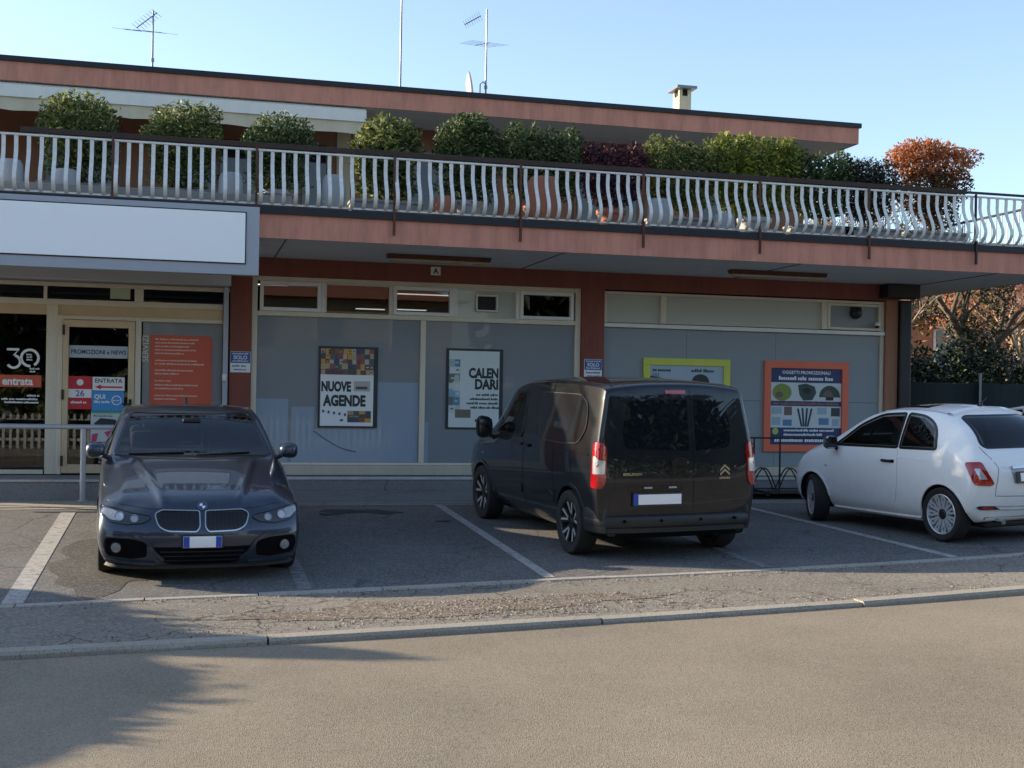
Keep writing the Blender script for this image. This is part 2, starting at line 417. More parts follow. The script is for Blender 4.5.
# kerb of individual stones along the street, flush edging along the bays
def kerb(name, Yfun, w, top, bot, x0, x1, seg, gap, m, r, off=0, jit=.006):
    mb = MB(); x = x0
    while x < x1:
        L = r.uniform(*seg); a, b = x+gap/2, x+L-gap/2
        dz = r.uniform(-jit, jit); dy = r.uniform(-jit, jit)
        def pt(X, dyy, z): return (X, Yfun(X)+off+dyy+dy, gz(X, Yfun(X))+z)
        e = .02
        P = [pt(a, 0, bot), pt(b, 0, bot), pt(b, 0, top+dz-e), pt(a, 0, top+dz-e),
             pt(b, e, top+dz), pt(a, e, top+dz), pt(b, w, top+dz), pt(a, w, top+dz), pt(b, w, bot), pt(a, w, bot)]
        mb.add(P, [(0, 1, 2, 3), (3, 2, 4, 5), (5, 4, 6, 7), (7, 6, 8, 9), (1, 8, 6, 4, 2), (0, 3, 5, 7, 9)])
        x += L
    return tag(mb.build(name, m), kind='structure')
rk = random.Random(3)
kerb('kerb', Yk, .17, .004, -.12, -30, -1.6, (1.7, 2.1), .015, M['concrete'], rk)
kerb('kerb', Yk, .17, .004, -.12, -1.6, 30, (1.6, 2.6), .015, M['concrete'], rk)
kerb('bay_edging', Yf, .13, .003, -.08, -30, 30, (.9, 1.1), .012, M['edging'], rk, off=-.075, jit=.003)
kerb('far_kerb', lambda X: .72, .16, .03, -.12, -30, 30, (.95, 1.0), .01, M['concrete'], rk)

# painted bay lines
def strip(name, pts, w, m, dz=.004):
    """pts along ground; line of width w"""
    mb = MB(); vs = []; fs = []
    n = 24
    for i in range(n+1):
        t = i/n; X = pts[0][0]+(pts[1][0]-pts[0][0])*t; Y = pts[0][1]+(pts[1][1]-pts[0][1])*t
        d = Vector((pts[1][0]-pts[0][0], pts[1][1]-pts[0][1])).normalized(); nrm = Vector((-d.y, d.x))*w/2
        for s in (1, -1):
            x, y = X+nrm.x*s, Y+nrm.y*s; vs.append((x, y, gz(x, y)-.002+dz))
        if i: fs.append((2*i-2, 2*i-1, 2*i+1, 2*i))
    mb.add(vs, fs); return tag(mb.build(name, m, recalc=False), kind='structure')
for X, m, w, a, b in ((-1.32, 'paint_line', .17, 0, 15.9), (1.04, 'paint_line_faint', .13, 0, 16.2), (3.31, 'paint_line', .11, 0, 16.45),
                (5.52, 'paint_line_faint', .11, 0, 16.3), (7.55, 'paint_line', .11, 0, 16.4), (9.85, 'paint_line', .11, 0, 16.3), (-3.7, 'paint_line', .14, 0, 15.9)):
    strip('bay_line', [(X, Yf(X)+.09), (X-.02, b)], w, M[m])
strip('bay_line', [(-6, 16.05), (-.9, 16.25)], .1, M['paint_line'])
strip('bay_line', [(-.9, 16.5), (11.5, 16.55)], .09, M['paint_line'])
# oil stain and gravel spill
def blob(name, cx, cy, rx, ry, m, dz, r, zf=gz, kind='structure'):
    mb = MB(); n = 40; vs = [(cx, cy, zf(cx, cy)+dz)]; ph = [r.uniform(0, 6.28) for _ in range(6)]
    for k in range(n):
        t = 2*math.pi*k/n; q = 1+.16*math.sin(3*t+ph[0])+.12*math.sin(5*t+ph[1])+.08*math.sin(9*t+ph[2])+.05*math.sin(14*t+ph[3])
        x, y = cx+rx*q*math.cos(t), cy+ry*q*math.sin(t); vs.append((x, y, zf(x, y)+dz))
    mb.add(vs, [(0, 1+k, 1+(k+1) % n) for k in range(n)])
    return tag(mb.build(name, m, recalc=False), kind=kind)
M['oil'] = mat('oil_stain', (.022, .022, .024), .6, var=.5, scale=9)
for cx, cy, rx, ry in ((2.05, 15.85, .42, .16), (2.45, 15.7, .22, .12), (1.75, 15.6, .14, .09), (3.05, 14.9, .1, .05)):
    blob('oil_stain', cx, cy, rx, ry, M['oil'], .0025+.001*rnd.random(), rnd)
M['gravel_dirt'] = asphalt('dirt_on_asphalt', (.10, .072, .054), (.165, .13, .10), .8, crack=.5, patch=.7, stonescale=45, pale=(.19, .165, .135), crackscale=3.5, cw=.03)
M['repair'] = asphalt('asphalt_repair', (.05, .047, .045), (.075, .07, .066), .35, crack=.1, patch=.2, stonescale=75)
blob('asphalt_patch', -.62, 12.5, .62, 1.3, M['repair'], .001, rnd)
# loose gravel scattered over the broken strip (stuff: nobody could count it)
mb = MB(); rg = random.Random(11)
for i in range(2600):
    q = rg.random()
    if q < .55: X = rg.gauss(2.5, 1.0); Y = Yk(X)+rg.uniform(.35, 1.25)
    else: X = rg.uniform(-2.5, 9); Y = rg.choice([Yk(X)+.17+abs(rg.gauss(0, .2)), Yf(X)-.06-abs(rg.gauss(0, .15))])
    s = rg.uniform(.004, .013)*(1.5 if rg.random() < .06 else 1); z = gz(X, Y)
    vs = [(X+s*rg.uniform(.6, 1.3)*math.cos(a), Y+s*rg.uniform(.6, 1.3)*math.sin(a), z-.002) for a in (0, 1.6, 3.1, 4.7)]+[(X+s*.2, Y, z+s*rg.uniform(.5, 1.))]
    mb.add(vs, [(0, 1, 4), (1, 2, 4), (2, 3, 4), (3, 0, 4)], rg.choice([0, 0, 1]))
tag(mb.build('gravel', [M['gravel'], M['concrete']]), 'loose gravel and grit scattered over the broken asphalt strip beside the kerb', 'gravel', kind='stuff')
for cx, cy, rx, ry in ((2.1, 9.95, 1.1, .36), (1.0, 9.8, .6, .2), (3.4, 10.1, .6, .2)):
    blob('dirt_patch', cx, cy, rx, ry, M['gravel_dirt'], -.002+.001*rnd.random(), rnd)
# ---------------------------------------------------------------- building
def wl(o):
    v = Vector((0, 0, 0))
    while o: v += o.location; o = o.parent
    return v
def B(mb, name, m, parent, **k):
    if parent:
        w = wl(parent); mb.v = [(x-w.x, y-w.y, z-w.z) for x, y, z in mb.v]
    return mb.build(name, m, parent, **k)
XL, XB, XW = -5.2, 12.87, 11.36
bld = thing('commercial_building', 'two storey flat roofed building with pink fascias and shop windows under a planted terrace', 'building', (3, 18.5, .28))
# walkway and steps (setting)
s = MB()
s.box(XL, .95, 17.35, 18.45, .1, .55); tag(s.build('entrance_platform', M['concrete_dark']), kind='structure')
s = MB(); s.box(XL, .95, 17.33, 17.40, .53, .556); tag(s.build('step_nosing', M['nosing']), kind='structure')
s = MB(); s.add([(.95, 17.02, .25), (XW+.3, 17.02, .25), (XW+.3, 17.92, .385), (.95, 17.92, .385), (.95, 17.02, 0), (XW+.3, 17.02, 0), (XW+.3, 17.95, 0), (.95, 17.95, 0)],
  [(0, 1, 2, 3), (0, 4, 5, 1), (1, 5, 6, 2), (0, 3, 7, 4)]); tag(s.build('sloping_apron', M['concrete_dark']), kind='structure')
s = MB(); s.box(.955, XW+.3, 17.90, 18.45, .2, .55); tag(s.build('walkway', M['concrete_dark']), kind='structure')
s = MB(); s.box(.955, XW+.3, 17.885, 17.95, .525, .562); tag(s.build('step_nosing', M['nosing']), kind='structure')
s = MB(); s.box(-30, .9, 16.32, 17.345, .1, .286); tag(s.build('concrete_gutter', M['concrete']), kind='structure')
s = MB(); s.box(.95, XW+.3, 16.62, 17.0, .1, .288); tag(s.build('concrete_gutter', M['concrete_dark']), kind='structure')

p = MB()   # ground floor walls behind, ends and back
p.box(XL, XL+.25, 18.75, 26, .28, 3.7); p.box(XW-.25, XW, 18.75, 26, .28, 3.7); p.box(XL, XW, 26, 26.25, .28, 3.7)
B(p, 'side_wall', M['orangewall'], bld)
p = MB(); p.box(XL, XW, 18.42, 18.75, 3.44, 3.70); B(p, 'lintel_beam', M['redwall'], bld)
for a, b in ((.60, .905), (5.89, 6.255)):
    p = MB(); p.box(a, b, 18.42, 18.75, .55, 3.44); B(p, 'pillar', M['redwall'], bld)
p = MB(); p.box(11.14, XW, 18.42, 18.75, .28, 3.44); B(p, 'pillar', M['orangewall'], bld)
p = MB(); p.box(XL, XL+.4, 18.42, 18.75, .28, 3.44); B(p, 'pillar', M['redwall'], bld)
# slab with pink fascia, dark drip edge, terrace floor, soffit
p = MB(); p.box(XL, XB, 16.13, 23.2, 3.70, 4.02); B(p, 'balcony_slab', M['soffit'], bld)
p = MB()
p.box(XL-.03, XB+.03, 16.10, 16.13, 3.695, 4.0); p.box(XB, XB+.03, 16.13, 23.2, 3.695, 4.0); p.box(XL-.03, XL, 16.13, 23.2, 3.695, 4.0)
B(p, 'balcony_fascia', M['pink'], bld)
p = MB(); p.box(XL-.06, XB+.06, 16.06, 16.22, 4.0, 4.095); p.box(XB-.1, XB+.06, 16.22, 23.2, 4.0, 4.095); B(p, 'drip_edge', M['dark'], bld)
p = MB(); p.box(XL, XB-.1, 16.22, 23.0, 4.02, 4.07); B(p, 'terrace_floor', M['tile'], bld)
# soffit board joints
for x in (1.2, 4.9, 8.4, 11.6):
    p = MB(); p.box(x, x+.012, 16.13, 18.42, 3.692, 3.7); B(p, 'soffit_joint', M['dark'], bld)
# upper storey
p = MB(); p.box(XL+.1, 2.6, 23.0, 23.25, 4.07, 6.7); p.box(2.85, 12.0, 23.0, 23.25, 4.07, 6.7)
p.box(XL+.1, XL+.35, 23.25, 26.3, 4.02, 6.7); p.box(11.75, 12.0, 23.25, 26.3, 4.02, 6.7); p.box(XL+.1, 12.0, 26.3, 26.5, 3.5, 6.7)
B(p, 'upper_wall', M['upperwall'], bld)
p = MB(); p.box(2.6, 2.85, 22.97, 23.25, 4.07, 6.7); B(p, 'upper_pier', M['beigewall'], bld)
for x0, x1, z0 in ((-2.4, -1.2, 4.1), (-.2, 1.2, 4.9), (1.5, 2.4, 4.1), (4.0, 5.6, 4.1), (7.2, 8.4, 4.9), (9.8, 11.2, 4.1)):
    p = MB(); p.box(x0-.06, x1+.06, 22.96, 23.0, z0-.0, 6.35)
    w = B(p, 'upper_window', M['shutter'], bld)
    q = MB(); q.box(x0, (x0+x1)/2-.03, 22.94, 22.96, z0+.08, 6.27); q.box((x0+x1)/2+.03, x1, 22.94, 22.96, z0+.08, 6.27)
    B(q, 'pane', M['darkglass'], w)
p = MB(); p.box(XL-.2, 12.32, 21.53, 26.9, 6.70, 7.0); rf = B(p, 'roof', M['soffit'], bld)
p = MB(); p.box(XL-.23, 12.35, 21.5, 21.53, 6.695, 7.0); p.box(12.32, 12.35, 21.53, 26.9, 6.695, 7.0); p.box(XL-.23, XL-.2, 21.53, 26.9, 6.695, 7.0)
B(p, 'roof_fascia', M['pink'], rf)
p = MB(); p.box(XL-.26, 12.39, 21.46, 21.6, 7.0, 7.085); p.box(12.25, 12.39, 21.6, 26.9, 7.0, 7.085); B(p, 'roof_flashing', M['dark'], rf)
p = MB(); CX0, CX1, CZ = 9.0, 9.24, 7.68
p.box(CX0, CX1, 22.3, 22.62, 7.0, CZ-.13)
for a, b in ((CX0, CX0+.06), (CX1-.06, CX1)): p.box(a, b, 22.3, 22.36, CZ-.13, CZ); p.box(a, b, 22.56, 22.62, CZ-.13, CZ)
ch = B(p, 'chimney', M['chim'], rf)
p = MB(); p.box(CX0-.08, CX1+.08, 22.2, 22.72, CZ, CZ+.05); B(p, 'chimney_cap', M['alu'], ch)
p = MB(); p.box(CX0+.03, CX1-.03, 22.38, 22.54, CZ-.15, CZ-.001); B(p, 'flue', M['black'], ch)
# dim room behind the clear panes
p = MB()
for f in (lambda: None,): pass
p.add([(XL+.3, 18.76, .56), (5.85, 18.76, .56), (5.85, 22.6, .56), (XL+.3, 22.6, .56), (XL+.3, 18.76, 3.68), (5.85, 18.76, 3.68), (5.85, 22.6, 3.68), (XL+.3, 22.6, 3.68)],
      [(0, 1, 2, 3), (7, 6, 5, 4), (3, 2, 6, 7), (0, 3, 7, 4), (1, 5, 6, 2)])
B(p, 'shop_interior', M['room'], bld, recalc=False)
p = MB(); rs = random.Random(5)
for x0, x1, y in ((-5, -2.6, 21.5), (-2.2, -1.7, 20.5), (.0, .5, 19.6), (1.1, 5.5, 21.9)):
    for z in (.56, .95, 1.35, 1.75, 2.15): p.box(x0, x1, y, y+.4, z, z+.03)
    x = x0
    while x < x1-.1:
        w = rs.uniform(.04, .16)
        for z in (.6, .99, 1.39, 1.79): p.box(x, x+w*.9, y+.05, y+.35, z, z+rs.uniform(.12, .3))
        x += w
B(p, 'shop_shelves', M['shelf'], bld)
for x0, x1, y, z in ((-2.4, -1.6, 20.2, 3.50), (.95, 1.5, 19.5, 3.40), (3.05, 4.1, 19.4, 3.33), (3.05, 3.6, 19.2, 3.07), (2.5, 2.95, 19.2, 3.06)):
    p = MB(); p.tube([(x0, y, z), (x1, y, z)], .010, 6); B(p, 'shop_tube_light', M['tube'], bld)

# shop windows --------------------------------------------------
FY = 18.47
def bars(mb, rects, y0=FY, y1=18.56):
    for x0, x1, z0, z1 in rects: mb.bbox(x0, x1, y0, y1, z0, z1, .006)
def window(name, frame_rects, fm, panes, parent=bld):
    p = MB(); bars(p, frame_rects); w = B(p, name, M[fm], parent)
    for (x0, x1, z0, z1, m) in panes:
        q = MB(); q.box(x0, x1, 18.515, 18.522, z0, z1); B(q, 'pane', M[m], w)
    return w
w1 = window('shop_window', [(.907, .985, .70, 3.44), (5.80, 5.888, .70, 3.44), (.985, 5.80, 3.37, 3.438), (.985, 5.80, 2.865, 2.935), (.985, 5.80, .70, .735), (3.385, 3.465, .735, 2.865)], 'frame',
   [(.985, 3.385, .735, 2.865, 'film'), (3.465, 5.80, .735, 2.865, 'film')])
# lighter boards standing behind the film
q = MB()
for x0, x1, z0, z1 in ((.99, 1.45, .74, 1.66), (1.50, 1.83, .74, 1.55), (2.72, 3.37, .74, 1.93), (1.83, 2.72, .74, 1.22), (3.475, 3.53, .74, 1.35)):
    q.box(x0, x1, 18.513, 18.515, z0, z1)
B(q, 'display_board', M['film_light'], w1)
q = MB(); q.tube([(1.82+.01*i+.06*i, 18.50, 1.2-.3*math.sin(i/9*1.5)) for i in range(10)], .004, 5); B(q, 'cable', M['dark'], w1)
tr = [(.985, 1.93), (1.93, 2.93), (2.93, 3.90), (3.90, 4.88), (4.88, 5.80)]
for i, (a, b) in enumerate(tr):
    p = MB()
    bars(p, [(b-.03, b+.03, 2.935, 3.37)] if i < 4 else [], 18.465, 18.555)
    if i in (0, 2, 4): bars(p, [(a+.032, a+.085, 2.937, 3.368), (b-.085, b-.032, 2.937, 3.368), (a+.085, b-.085, 3.31, 3.368), (a+.085, b-.085, 2.937, 2.99)], 18.45, 18.54)
    else: bars(p, [(a+.03, a+.05, 2.937, 3.368), (a+.05, b-.03, 3.345, 3.368)], 18.475, 18.54)
    t = B(p, 'transom_window', M['frame_white' if i != 1 else 'frame'], bld)
    if i == 3:
        q = MB(); q.box(a+.05, b-.03, 18.515, 18.522, 2.937, 3.345); B(q, 'pane', M['film_pale'], t)
        q = MB(); bars(q, [(4.22, 4.56, 3.26, 3.285), (4.22, 4.56, 3.03, 3.055), (4.22, 4.245, 3.055, 3.26), (4.535, 4.56, 3.055, 3.26)], 18.44, 18.514)
        v = B(q, 'vent_frame', M['frame_white'], t)
        q = MB(); q.box(4.245, 4.535, 18.50, 18.512, 3.055, 3.26)
        for k in range(6): q.box(4.25, 4.53, 18.478, 18.50, 3.068+k*.033, 3.08+k*.033)
        B(q, 'vent_grille', M['black'], v)
    else:
        q = MB(); q.box(a+.05, b-.03, 18.515, 18.521, 2.945, 3.36); B(q, 'pane', M['glass'], t)
# right hand window: grey panels, pale transoms
w2 = window('shop_window', [(6.258, 6.31, 2.93, 3.42), (11.075, 11.137, .70, 3.42), (6.31, 11.075, 3.375, 3.42), (7.205, 7.30, 2.94, 3.375), (10.0, 10.10, 2.94, 3.375)], 'frame',
   [(6.31, 7.205, 2.94, 3.375, 'film_pale'), (7.30, 10.0, 2.94, 3.375, 'film_pale')])
q = MB(); bars(q, [(6.258, 11.137, 2.862, 2.925)], 18.44, 18.56); B(q, 'window_rail', M['frame_white'], w2)
q = MB(); q.box(10.10, 11.075, 18.515, 18.521, 2.94, 3.375); B(q, 'pane', M['panel'], w2)
q = MB(); bars(q, [(10.10, 10.15, 2.94, 3.37), (11.03, 11.07, 2.94, 3.37), (10.15, 11.03, 2.94, 2.98), (10.15, 11.03, 3.33, 3.37)], 18.46, 18.514); B(q, 'sash', M['frame'], w2)
q = MB()
for x0, x1 in ((6.26, 7.66), (7.664, 9.2), (9.204, 11.135)):
    for z0, z1 in ((.702, 1.75), (1.754, 2.858)): q.bbox(x0, x1, 18.505, 18.55, z0, z1, .002)
B(q, 'wall_panel', M['panel'], w2)
# sills
q = MB(); q.bbox(.905, 5.888, 18.40, 18.60, .555, .698, .01); q.bbox(6.256, 11.137, 18.40, 18.60, .555, .698, .01)
B(q, 'sill', M['sill'], bld)

# entrance front ------------------------------------------------
q = MB(); bars(q, [(XL+.4, .50, 2.92, 3.00), (-5, -1.905, .56, .62), (-1.93, -1.885, 3.0, 3.2), (-.72, -.60, 3.0, 3.2), (XL+.4, .60, 3.18, 3.24),
                   (-1.885, -1.735, .56, 2.92), (-.62, .50, .56, .70), (XL+.4, XL+.5, .56, 2.92), (-3.6, -3.5, .62, 2.92)])
entr = B(q, 'entrance_front', M['frame'], bld)
q = MB(); q.box(-1.735, .50, 18.50, 18.55, 2.775, 2.92); q.box(-5, -1.885, 18.50, 18.55, 2.78, 2.92); B(q, 'header_panel', M['frame_gold'], entr)
q = MB(); q.box(-4.7, .50, 18.52, 18.526, 3.0, 3.2); B(q, 'pane', M['glass'], entr)
q = MB(); q.box(-3.5, -1.885, 18.52, 18.526, .62, 2.78); q.box(-4.7, -3.6, 18.52, 18.526, .62, 2.78); B(q, 'pane', M['glass'], entr)
q = MB(); q.box(-.60, .50, 18.52, 18.526, .70, 2.72); B(q, 'pane', M['film'], entr)
q = MB(); q.box(-1.05, -.78, 18.50, 18.515, 3.03, 3.18); B(q, 'notice', pcol((.42, .48, .33)), entr)
door = MB(); bars(door, [(-1.735, -1.665, .56, 2.775), (-.70, -.62, .56, 2.775), (-1.665, -.70, 2.72, 2.775), (-.62, .50, 2.72, 2.775)], 18.44, 18.56)
door = B(door, 'door_frame', M['frame'], bld)
q = MB(); bars(q, [(-1.66, -1.585, .575, 2.715), (-.79, -.705, .575, 2.715), (-1.585, -.79, 2.615, 2.715), (-1.585, -.79, .575, .70)], 18.42, 18.50)
leaf = B(q, 'door', M['frame_gold'], bld)
q = MB(); q.box(-1.585, -.79, 18.47, 18.476, .70, 2.615); B(q, 'pane', M['glass'], leaf)
q = MB()
for z in (.68, 1.60, 2.50): q.lathe([(0, z), (.018, z), (.018, z+.14), (0, z+.14)], (-1.655, 18.41, 0), n=10)
B(q, 'hinge', M['black'], leaf)
q = MB(); q.bbox(-.775, -.735, 18.40, 18.42, 1.42, 1.62, .004); q.tube([(-.755, 18.40, 1.55), (-.755, 18.36, 1.55), (-.86, 18.35, 1.55)], .011, 8); B(q, 'door_handle', M['black'], leaf)
# shutter housing + guide rail
q = MB(); q.bbox(XL+.4, .60, 18.18, 18.44, 3.24, 3.46, .02); B(q, 'shutter_housing', M['grey_metal'], bld)
q = MB(); q.bbox(.505, .575, 18.36, 18.46, .55, 3.24, .006); g_ = B(q, 'shutter_guide', M['sign_grey'], bld)
q = MB(); q.bbox(.50, .56, 18.30, 18.36, 1.90, 2.0, .01); q.lathe([(0, 0), (.022, 0), (.022, .02), (0, .02)], (.53, 18.28, 1.95), 'y', 12); B(q, 'shutter_lock', M['frame_white'], g_)
# downpipe and corner column
q = MB(); q.bbox(11.37, 11.585, 18.36, 18.7, .28, 3.45, .02); B(q, 'column', M['black'], bld)
q = MB(); q.bbox(11.0, 11.60, 18.15, 18.41, 3.47, 3.693, .01); B(q, 'column_head', M['black'], bld)

# railing -------------------------------------------------------
rail = thing('balcony_railing', 'white pot bellied balcony railing with a brown top board along the terrace edge', 'railing', (4, 16.12, 4.095))
q = MB(); q.bbox(XL, XB, 16.105, 16.145, 4.79, 4.815, .004); B(q, 'top_rail', M['white_rail'], rail)
q = MB(); q.bbox(XL, XB, 16.09, 16.15, 4.11, 4.135, .004); B(q, 'bottom_rail', M['white_rail'], rail)
q = MB(); q.bbox(-1.98, 11.05, 16.125, 16.165, 4.835, 4.90, .006); B(q, 'top_board', M['brown_rail'], rail)
q = MB(); q.bbox(11.055, XB+.02, 16.12, 16.155, 4.845, 4.88, .006); B(q, 'handrail', M['black'], rail)
prof = [(0, 4.80), (-.002, 4.72), (.004, 4.64), (-.012, 4.56), (-.055, 4.47), (-.105, 4.39), (-.142, 4.31), (-.148, 4.25), (-.122, 4.19), (-.07, 4.14), (-.03, 4.12)]
def baluster(x, jx=0):
    q = MB(); w = .0235; vs = []; fs = []
    for i, (dy, z) in enumerate(prof):
        for a, b in ((-w, -.005), (w, -.005), (w, .007), (-w, .007)): vs.append((x+a, 16.122+dy+b, z))
        if i:
            o = 4*(i-1)
            for k in range(4): fs.append((o+k, o+(k+1) % 4, o+4+(k+1) % 4, o+4+k))
    q.add(vs, fs); return q
bx = [-2.6+.1445*i for i in range(108)]
rj = random.Random(4); first = None
for i, x in enumerate(bx[:100]):
    if first is None:
        first = B(baluster(x), 'baluster', M['white_rail'], rail, smooth=True, angle=40)
    else:
        c = first.copy(); COL.objects.link(c); c.parent = rail; c.location = (x-bx[0]+rj.uniform(-.004, .004), 0, 0)
rest = MB()
for x in bx[100:]+[-2.6-.1445*i for i in range(1, 18)]:
    b_ = baluster(x); rest.add(b_.v, b_.f)
tag(B(rest, 'balusters', M['white_rail'], rail, smooth=True, angle=40), kind='stuff')
for i, x in enumerate((-4.35, -2.63, -.91, .82, 2.57, 4.26, 5.99, 7.72, 9.42, 11.17)):
    q = MB(); q.bbox(x-.016, x+.016, 16.04, 16.07, 3.80, 4.14, .003); q.bbox(x-.014, x+.014, 16.07, 16.10, 4.05, 4.83, .003)
    B(q, 'rail_post', M['rust' if i < 9 else 'black'], rail)
# unseen screen added at the terrace end to keep low sun off the hatchback
t = thing('sun_block_screen', 'tall pale board screen added out of view at the left end of the terrace to block low sun', 'screen', (-5.05, 20, 4.07))
q = MB()
for k in range(19): q.bbox(-5.08, -5.05, 17.42+.285*k, 17.68+.285*k, 4.12, 6.55, .004)
B(q, 'boards', M['beigewall'], t)
for y in (17.4, 20.0, 22.9):
    q = MB(); q.bbox(-5.05, -4.99, y-.03, y+.03, 4.07, 6.6, .004); B(q, 'post', M['brown_rail'], t)
# side railing at the right end of the terrace
sr_ = thing('balcony_railing', 'dark side railing running back along the right end of the terrace', 'railing', (12.8, 19, 4.095))
q = MB(); q.bbox(12.80, 12.84, 16.2, 23.0, 4.845, 4.88, .005); q.bbox(12.81, 12.83, 16.2, 23, 4.13, 4.15, .004); B(q, 'handrail', M['black'], sr_)
for k in range(46):
    q = MB(); q.tube([(12.82, 16.3+.145*k, 4.13), (12.82, 16.3+.145*k, 4.85)], .009, 6)
    if k == 0: f0 = B(q, 'baluster', M['white_rail'], sr_)
    else:
        c = f0.copy(); COL.objects.link(c); c.parent = sr_; c.location = (0, .145*k, 0)

# sign box ------------------------------------------------------
sg = thing('shop_sign', 'large blank white sign panel in a grey case hanging over the shop entrance', 'sign', (-2, 16.0, 3.2))
q = MB(); q.bbox(XL+.1, .86, 15.98, 16.09, 3.2, 4.06, .008); q.box(XL+.3, .70, 16.09, 16.5, 3.25, 3.6); B(q, 'sign_case', M['sign_grey'], sg)
q = MB(); q.bbox(XL+.3, .70, 15.965, 15.979, 3.335, 3.99, .003); fr_ = B(q, 'sign_edge', M['black'], sg)
q = MB(); q.box(XL+.315, .685, 15.96, 15.9645, 3.35, 3.975); B(q, 'sign_panel', M['sign_white'], sg)

# fluorescent fittings under the soffit
for i, (x0, x1, lb) in enumerate(((2.67, 4.14, 'long rusty strip light under the soffit above the dark transom windows'), (7.81, 9.38, 'long rusty strip light under the soffit above the pale transoms and orange poster frame'))):
    t = thing('strip_light', lb, 'strip light', ((x0+x1)/2, 17.25, 3.70), group='strip lights under the soffit')
    q = MB(); q.prism([(17.17, 3.695), (17.33, 3.695), (17.30, 3.64), (17.20, 3.64)], 'x', x0, x1); B(q, 'housing', M['rust'], t)
    q = MB(); q.bbox(x0+.04, x1-.04, 17.205, 17.295, 3.60, 3.638, .012); B(q, 'diffuser', M['beigewall'], t)
# plaque with letter
t = thing('plaque', 'small square white plaque with a dark sign on the red lintel beam', 'plaque', (3.58, 18.41, 3.62))
q = MB(); q.bbox(3.51, 3.66, 18.405, 18.419, 3.545, 3.67, .004); B(q, 'plate', M['frame_white'], t)
q = MB(); text(q, 'A', .11, 3.585, 3.57, 18.403, align='CENTER', bold=.004); B(q, 'print', M['ink'], t)
# CCTV dome and floodlight in the right transom
t = thing('security_camera', 'small white dome camera at the corner of the right transom window', 'camera', (10.98, 18.42, 3.06))
q = MB(); q.lathe([(0, 0), (.045, 0), (.05, .03), (.03, .05), (0, .05)], (10.98, 18.42, 3.02), n=16); q.bbox(10.95, 11.01, 18.41, 18.46, 3.04, 3.08, .004); B(q, 'housing', M['frame_white'], t, smooth=True, angle=40)
q = MB(); q.lathe([(0, -.04), (.02, -.035), (.035, -.02), (.04, 0), (0, 0)], (10.98, 18.42, 3.018), n=16); B(q, 'lens', M['darkglass'], t, smooth=True)
t = thing('alarm_horn', 'round black siren on the grey pane of the right transom', 'siren', (10.62, 18.5, 3.2))
q = MB(); q.lathe([(0, 18.40), (.05, 18.40), (.09, 18.43), (.10, 18.50), (0, 18.50)], (10.62, 0, 3.22), 'y', 20); B(q, 'horn', M['black'], t, smooth=True, angle=40)
q = MB(); q.bbox(10.53, 10.71, 18.45, 18.512, 3.24, 3.32, .01); B(q, 'bracket', M['black'], t)

# awning --------------------------------------------------------
aw = thing('awning', 'rolled up white terrace awning with a wavy beige valance under the flat roof', 'awning', (-1, 21.6, 6.4))
q = MB(); pr_ = [(21.42, 6.42), (21.50, 6.40), (21.85, 6.50), (21.88, 6.68), (21.60, 6.688), (21.45, 6.62)]
q.prism(pr_, 'x', XL+.2, 2.92); B(q, 'cassette', M['awn_white'], aw)
q = MB(); vs = []; fs = []
N = 160
for i in range(N+1):
    x = XL+.25+(2.88-XL-.25)*i/N; yy = 21.46+.008*math.sin(x*9)
    vs += [(x, yy, 6.41), (x, yy+.004+.01*math.sin(x*7), 6.20+.022*abs(math.sin(x*3.4))**.7)]
    if i: fs.append((2*i-2, 2*i-1, 2*i+1, 2*i))
q.add(vs, fs); B(q, 'valance', M['awn_cloth'], aw, recalc=False)

# antennas ------------------------------------------------------
def antenna(x, y, ztop, label, seed):
    t = thing('tv_antenna', label, 'antenna', (x, y, 7.0), group='aerials on the flat roof')
    q = MB(); q.tube([(x, y, 7.0), (x, y, ztop)], [.018, .014], 8); q.lathe([(0, 0), (.03, 0), (.03, .06), (0, .06)], (x, y, 7.35), n=10)
    B(q, 'mast', M['alu'], t)
    return t
t = antenna(-.64, 22.2, 8.22, 'television aerial on the left of the roof above the awning', 1)
q = MB(); a = Vector((-.64, 22.2, 8.14))
def yagi(q, a, d, L, n, el, up, r=.006, taper=0):
    d = Vector(d).normalized(); u = Vector(up).normalized()
    q.tube([a-d*L*.25, a+d*L*.75], r*1.6, 6)
    for k in range(n):
        c = a-d*L*.22+d*(L*.95)*k/(n-1); e = el*(1-taper*k/n)
        q.tube([c-u*e, c+u*e], r*.6, 4)
yagi(q, Vector((-.66, 22.2, 8.12)), (-.55, .2, -.42), .44, 8, .10, (.7, .1, -.5))
B(q, 'uhf_aerial', M['alu'], t)
q = MB(); yagi(q, Vector((-.64, 22.2, 7.86)), (-.35, -.9, -.25), 1.5, 4, .30, (1, -.2, -.10), r=.004, taper=.3)
B(q, 'vhf_aerial', M['alu'], t)
q = MB(); q.lathe([(0, 0), (.05, .01), (.16, .02), (.2, .05)], (-.98, 22.0, 7.06), n=16); q.lathe([(.2, 0), (.19, .08), (.12, .14), (0, .17)], (-.9, 22.2, 7.08), n=16)
tag(q.build('roof_vent', M['dishm'], smooth=True), 'small grey domed roof vent at the foot of the left aerial', 'vent')
t = antenna(5.19, 22.2, 8.80, 'taller television aerial with two tiers of rods beside the dish on the roof', 2)
q = MB(); yagi(q, Vector((5.0, 22.2, 8.62)), (-.6, .1, -.36), .34, 8, .09, (.45, .3, -.7), taper=.2)
B(q, 'uhf_aerial', M['alu'], t)
q = MB(); yagi(q, Vector((5.19, 22.2, 8.18)), (-.35, -.9, -.30), 1.9, 5, .36, (1, -.2, -.10), r=.004, taper=.3); B(q, 'vhf_aerial', M['alu'], t)
